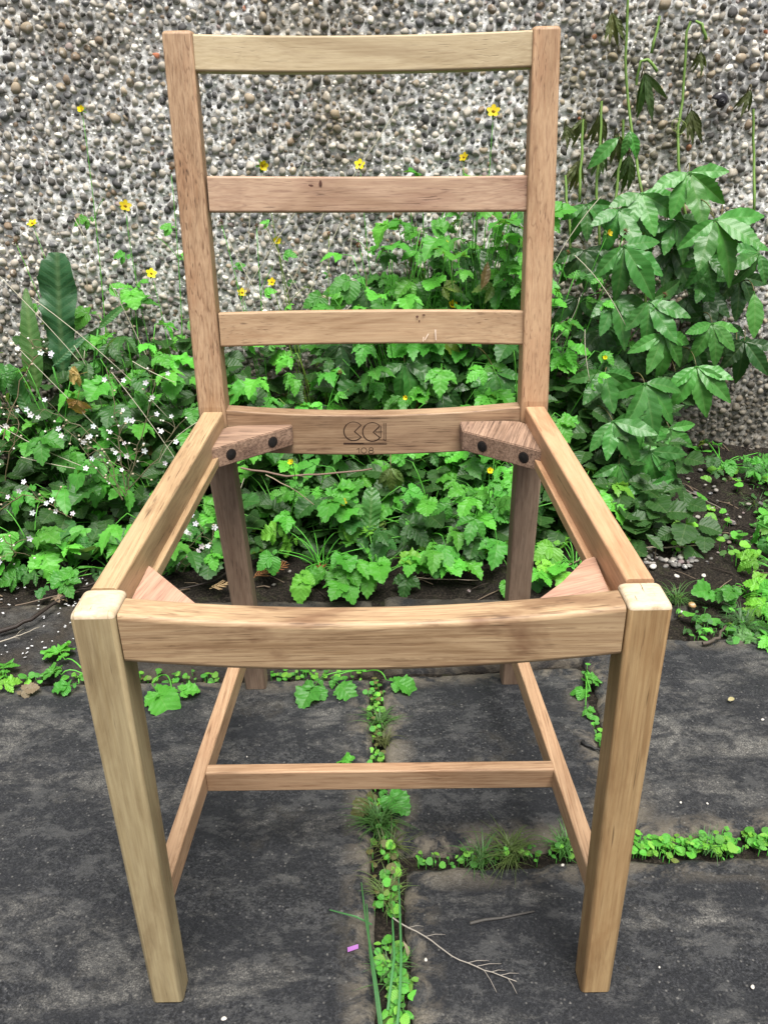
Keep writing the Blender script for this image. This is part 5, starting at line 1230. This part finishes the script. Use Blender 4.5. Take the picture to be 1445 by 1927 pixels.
pebble(1280, 1151, .004, 3, 'tiny white pebble just below the ochre pebble')
pebble(1280, 1048, .0085, 3, 'palest bluish pebble at the right end of the pebble heap')
pebble(1219, 1047, .0055, 3, 'white pebble at the left end of the pebble heap')
pebble(1228, 1066, .008, 3, 'cream oval pebble at the front of the pebble heap')
pebble(1266, 1053, .008, 2, 'cream pebble in the middle of the pebble heap')
pebble(1323, 1083, .0055, 3, 'whitish pebble at the foot of the small avens by the paving')
pebble(1302, 975, .005, 3, 'white stone among the lime seedlings')
pebble(1375, 982, .009, 5, 'mauve pebble on the soil right of the ground ivy')
qq = random.Random(3)
for i in range(46): pebble(1200 + qq.uniform(0, 75) + qq.uniform(0, 30), 1030 + qq.uniform(0, 38), qq.uniform(.0035, .0078), qq.choice((0, 1, 0, 5, 2)), 'grey pebble in the small heap between right seat rail and ground ivy', 'grey pebbles in the heap by the right seat rail')
for i in range(60): pebble(1290 + qq.uniform(0, 150), 880 + qq.uniform(0, 180), qq.uniform(.003, .007), qq.choice((0, 1, 0, 5, 2, 2)), 'small stone on the soil at the right of the picture', 'stones scattered on the soil at the right')
for (u, v) in ((545, 1075), (648, 1078), (515, 1100), (800, 1088), (882, 1112), (560, 1122), (620, 1100), (440, 1120), (700, 1110)): pebble(u, v, qq.uniform(.003, .0048), qq.choice((0, 2, 5)), 'small pale stone on the soil seen through the seat opening', 'stones on the soil seen through the seat')
for (u, v, r_) in ((160, 1831, .0035), (422, 1917, .0050), (75, 1542, .002), (1372, 1318, .0045), (1280, 1510, .003), (1330, 1512, .0028), (1058, 1628, .0038), (1415, 1857, .004), (801, 1806, .0035), (827, 1820, .002), (465, 1424, .002), (980, 1344, .0042), (1345, 1710, .002), (1240, 1820, .002), (65, 1662, .002), (1434, 1354, .004)): pebble(u, v, r_ * .62, 3, 'white grit chip lying on the dark slabs', 'white chips scattered on the slabs')
pebble(918, 1720, .003, 1, 'small blue-grey stone on the near right slab')
# fallen white petals
pet = MB(); pet.add([(-.5, -.3, 0), (.5, -.35, .05), (.6, .3, .1), (-.4, .4, .05), (0, 0, -.06)], [(0, 1, 4), (1, 2, 4), (2, 3, 4), (3, 0, 4)]); PETM = pet.mesh('petal', M_PETAL)
for i in range(95):
    u = qq.uniform(0, 165) if i < 70 else qq.uniform(0, 420); v = 1070 + qq.uniform(0, 170) if i < 70 else 1060 + qq.uniform(0, 200)
    p = gnd(u, v, 0); z = max(sh(p.x, p.y), -.003) + .004; p = gnd(u, v, z); o = link('fallen_petal', PETM, loc=p, col=(.78, .78, .80)); s = qq.uniform(.0025, .0052); o.scale = (s, s, s); o.rotation_euler = (qq.uniform(-.3, .3), qq.uniform(-.3, .3), qq.uniform(0, 6)); tag(o, 'tiny fallen white petal on the dark ground left of the chair', 'petal', 'white petals fallen left of the chair')
o = link('fallen_petal', PETM, loc=gnd(663, 1785, .004), col=(.42, .16, .50)); o.scale = (.012, .006, .012); o.rotation_euler = (.3, .2, .5); tag(o, 'single purple petal on the near left slab beside the joint', 'petal')
for (u, v, lab) in ((765, 1782 + 40, 'dry cream leaf strip upright in the joint by the pale twig'),):
    o = link('dead_leaf', LANCEL[0], col=(.55, .46, .32)); orient(o, gnd(768, 1800, .0), (0, -.2, .9), (1, -1, 0), .022, (0, 0, 0)); tag(o, lab, 'leaf')
o = link('dead_leaf', OVALL[0], col=(.45, .38, .2)); orient(o, gnd(1368, 1318, .004), (1, .4, .1), (0, -.4, 1), .012, (0, 0, 0)); tag(o, 'small cream leaf scrap on the far right slab', 'leaf')

# ------------------------------------------------------------------ snail on the wall
sn = thing('snail', at(1352, 190, 1.335), 'dark glossy snail shell stuck on the pebbledash at the upper right', 'snail')
M_SHELL = simple('snail_shell', (.028, .026, .030), .28, .5, 0, .5, 130, .001)
mb = MB(); n = 64; m_ = 12; vs = []; prev = None
for i in range(n + 1):
    t = i / n; a = t * 2 * math.pi * 2.6; g_ = math.exp(-1.15 * (1 - t) * 2.6 * .62); rad = .0105 * g_; tr_ = .0098 * g_
    c = V3(math.cos(a) * rad, -.013 * (1 - t) - .004, math.sin(a) * rad); e1 = V3(math.cos(a), 0, math.sin(a)); e2 = V3(0, 1, 0)
    for k in range(m_):
        an = 2 * math.pi * k / m_; vs.append(c + e1 * (tr_ * math.cos(an)) + e2 * (tr_ * math.sin(an) * .95))
mb.add(vs, [(i * m_ + k, i * m_ + (k + 1) % m_, (i + 1) * m_ + (k + 1) % m_, (i + 1) * m_ + k) for i in range(n) for k in range(m_)] + [tuple(n * m_ + k for k in range(m_))])
link('shell', mb.mesh('shell', M_SHELL), sn).rotation_euler = (.2, .9, .35)
mb = MB(); mb.tube([V3(-.004, -.002, .012), V3(.004, -.004, .002), V3(.008, -.003, -.012)], .006, .003, 8)
link('body', mb.mesh('body', M_SHELL), sn)
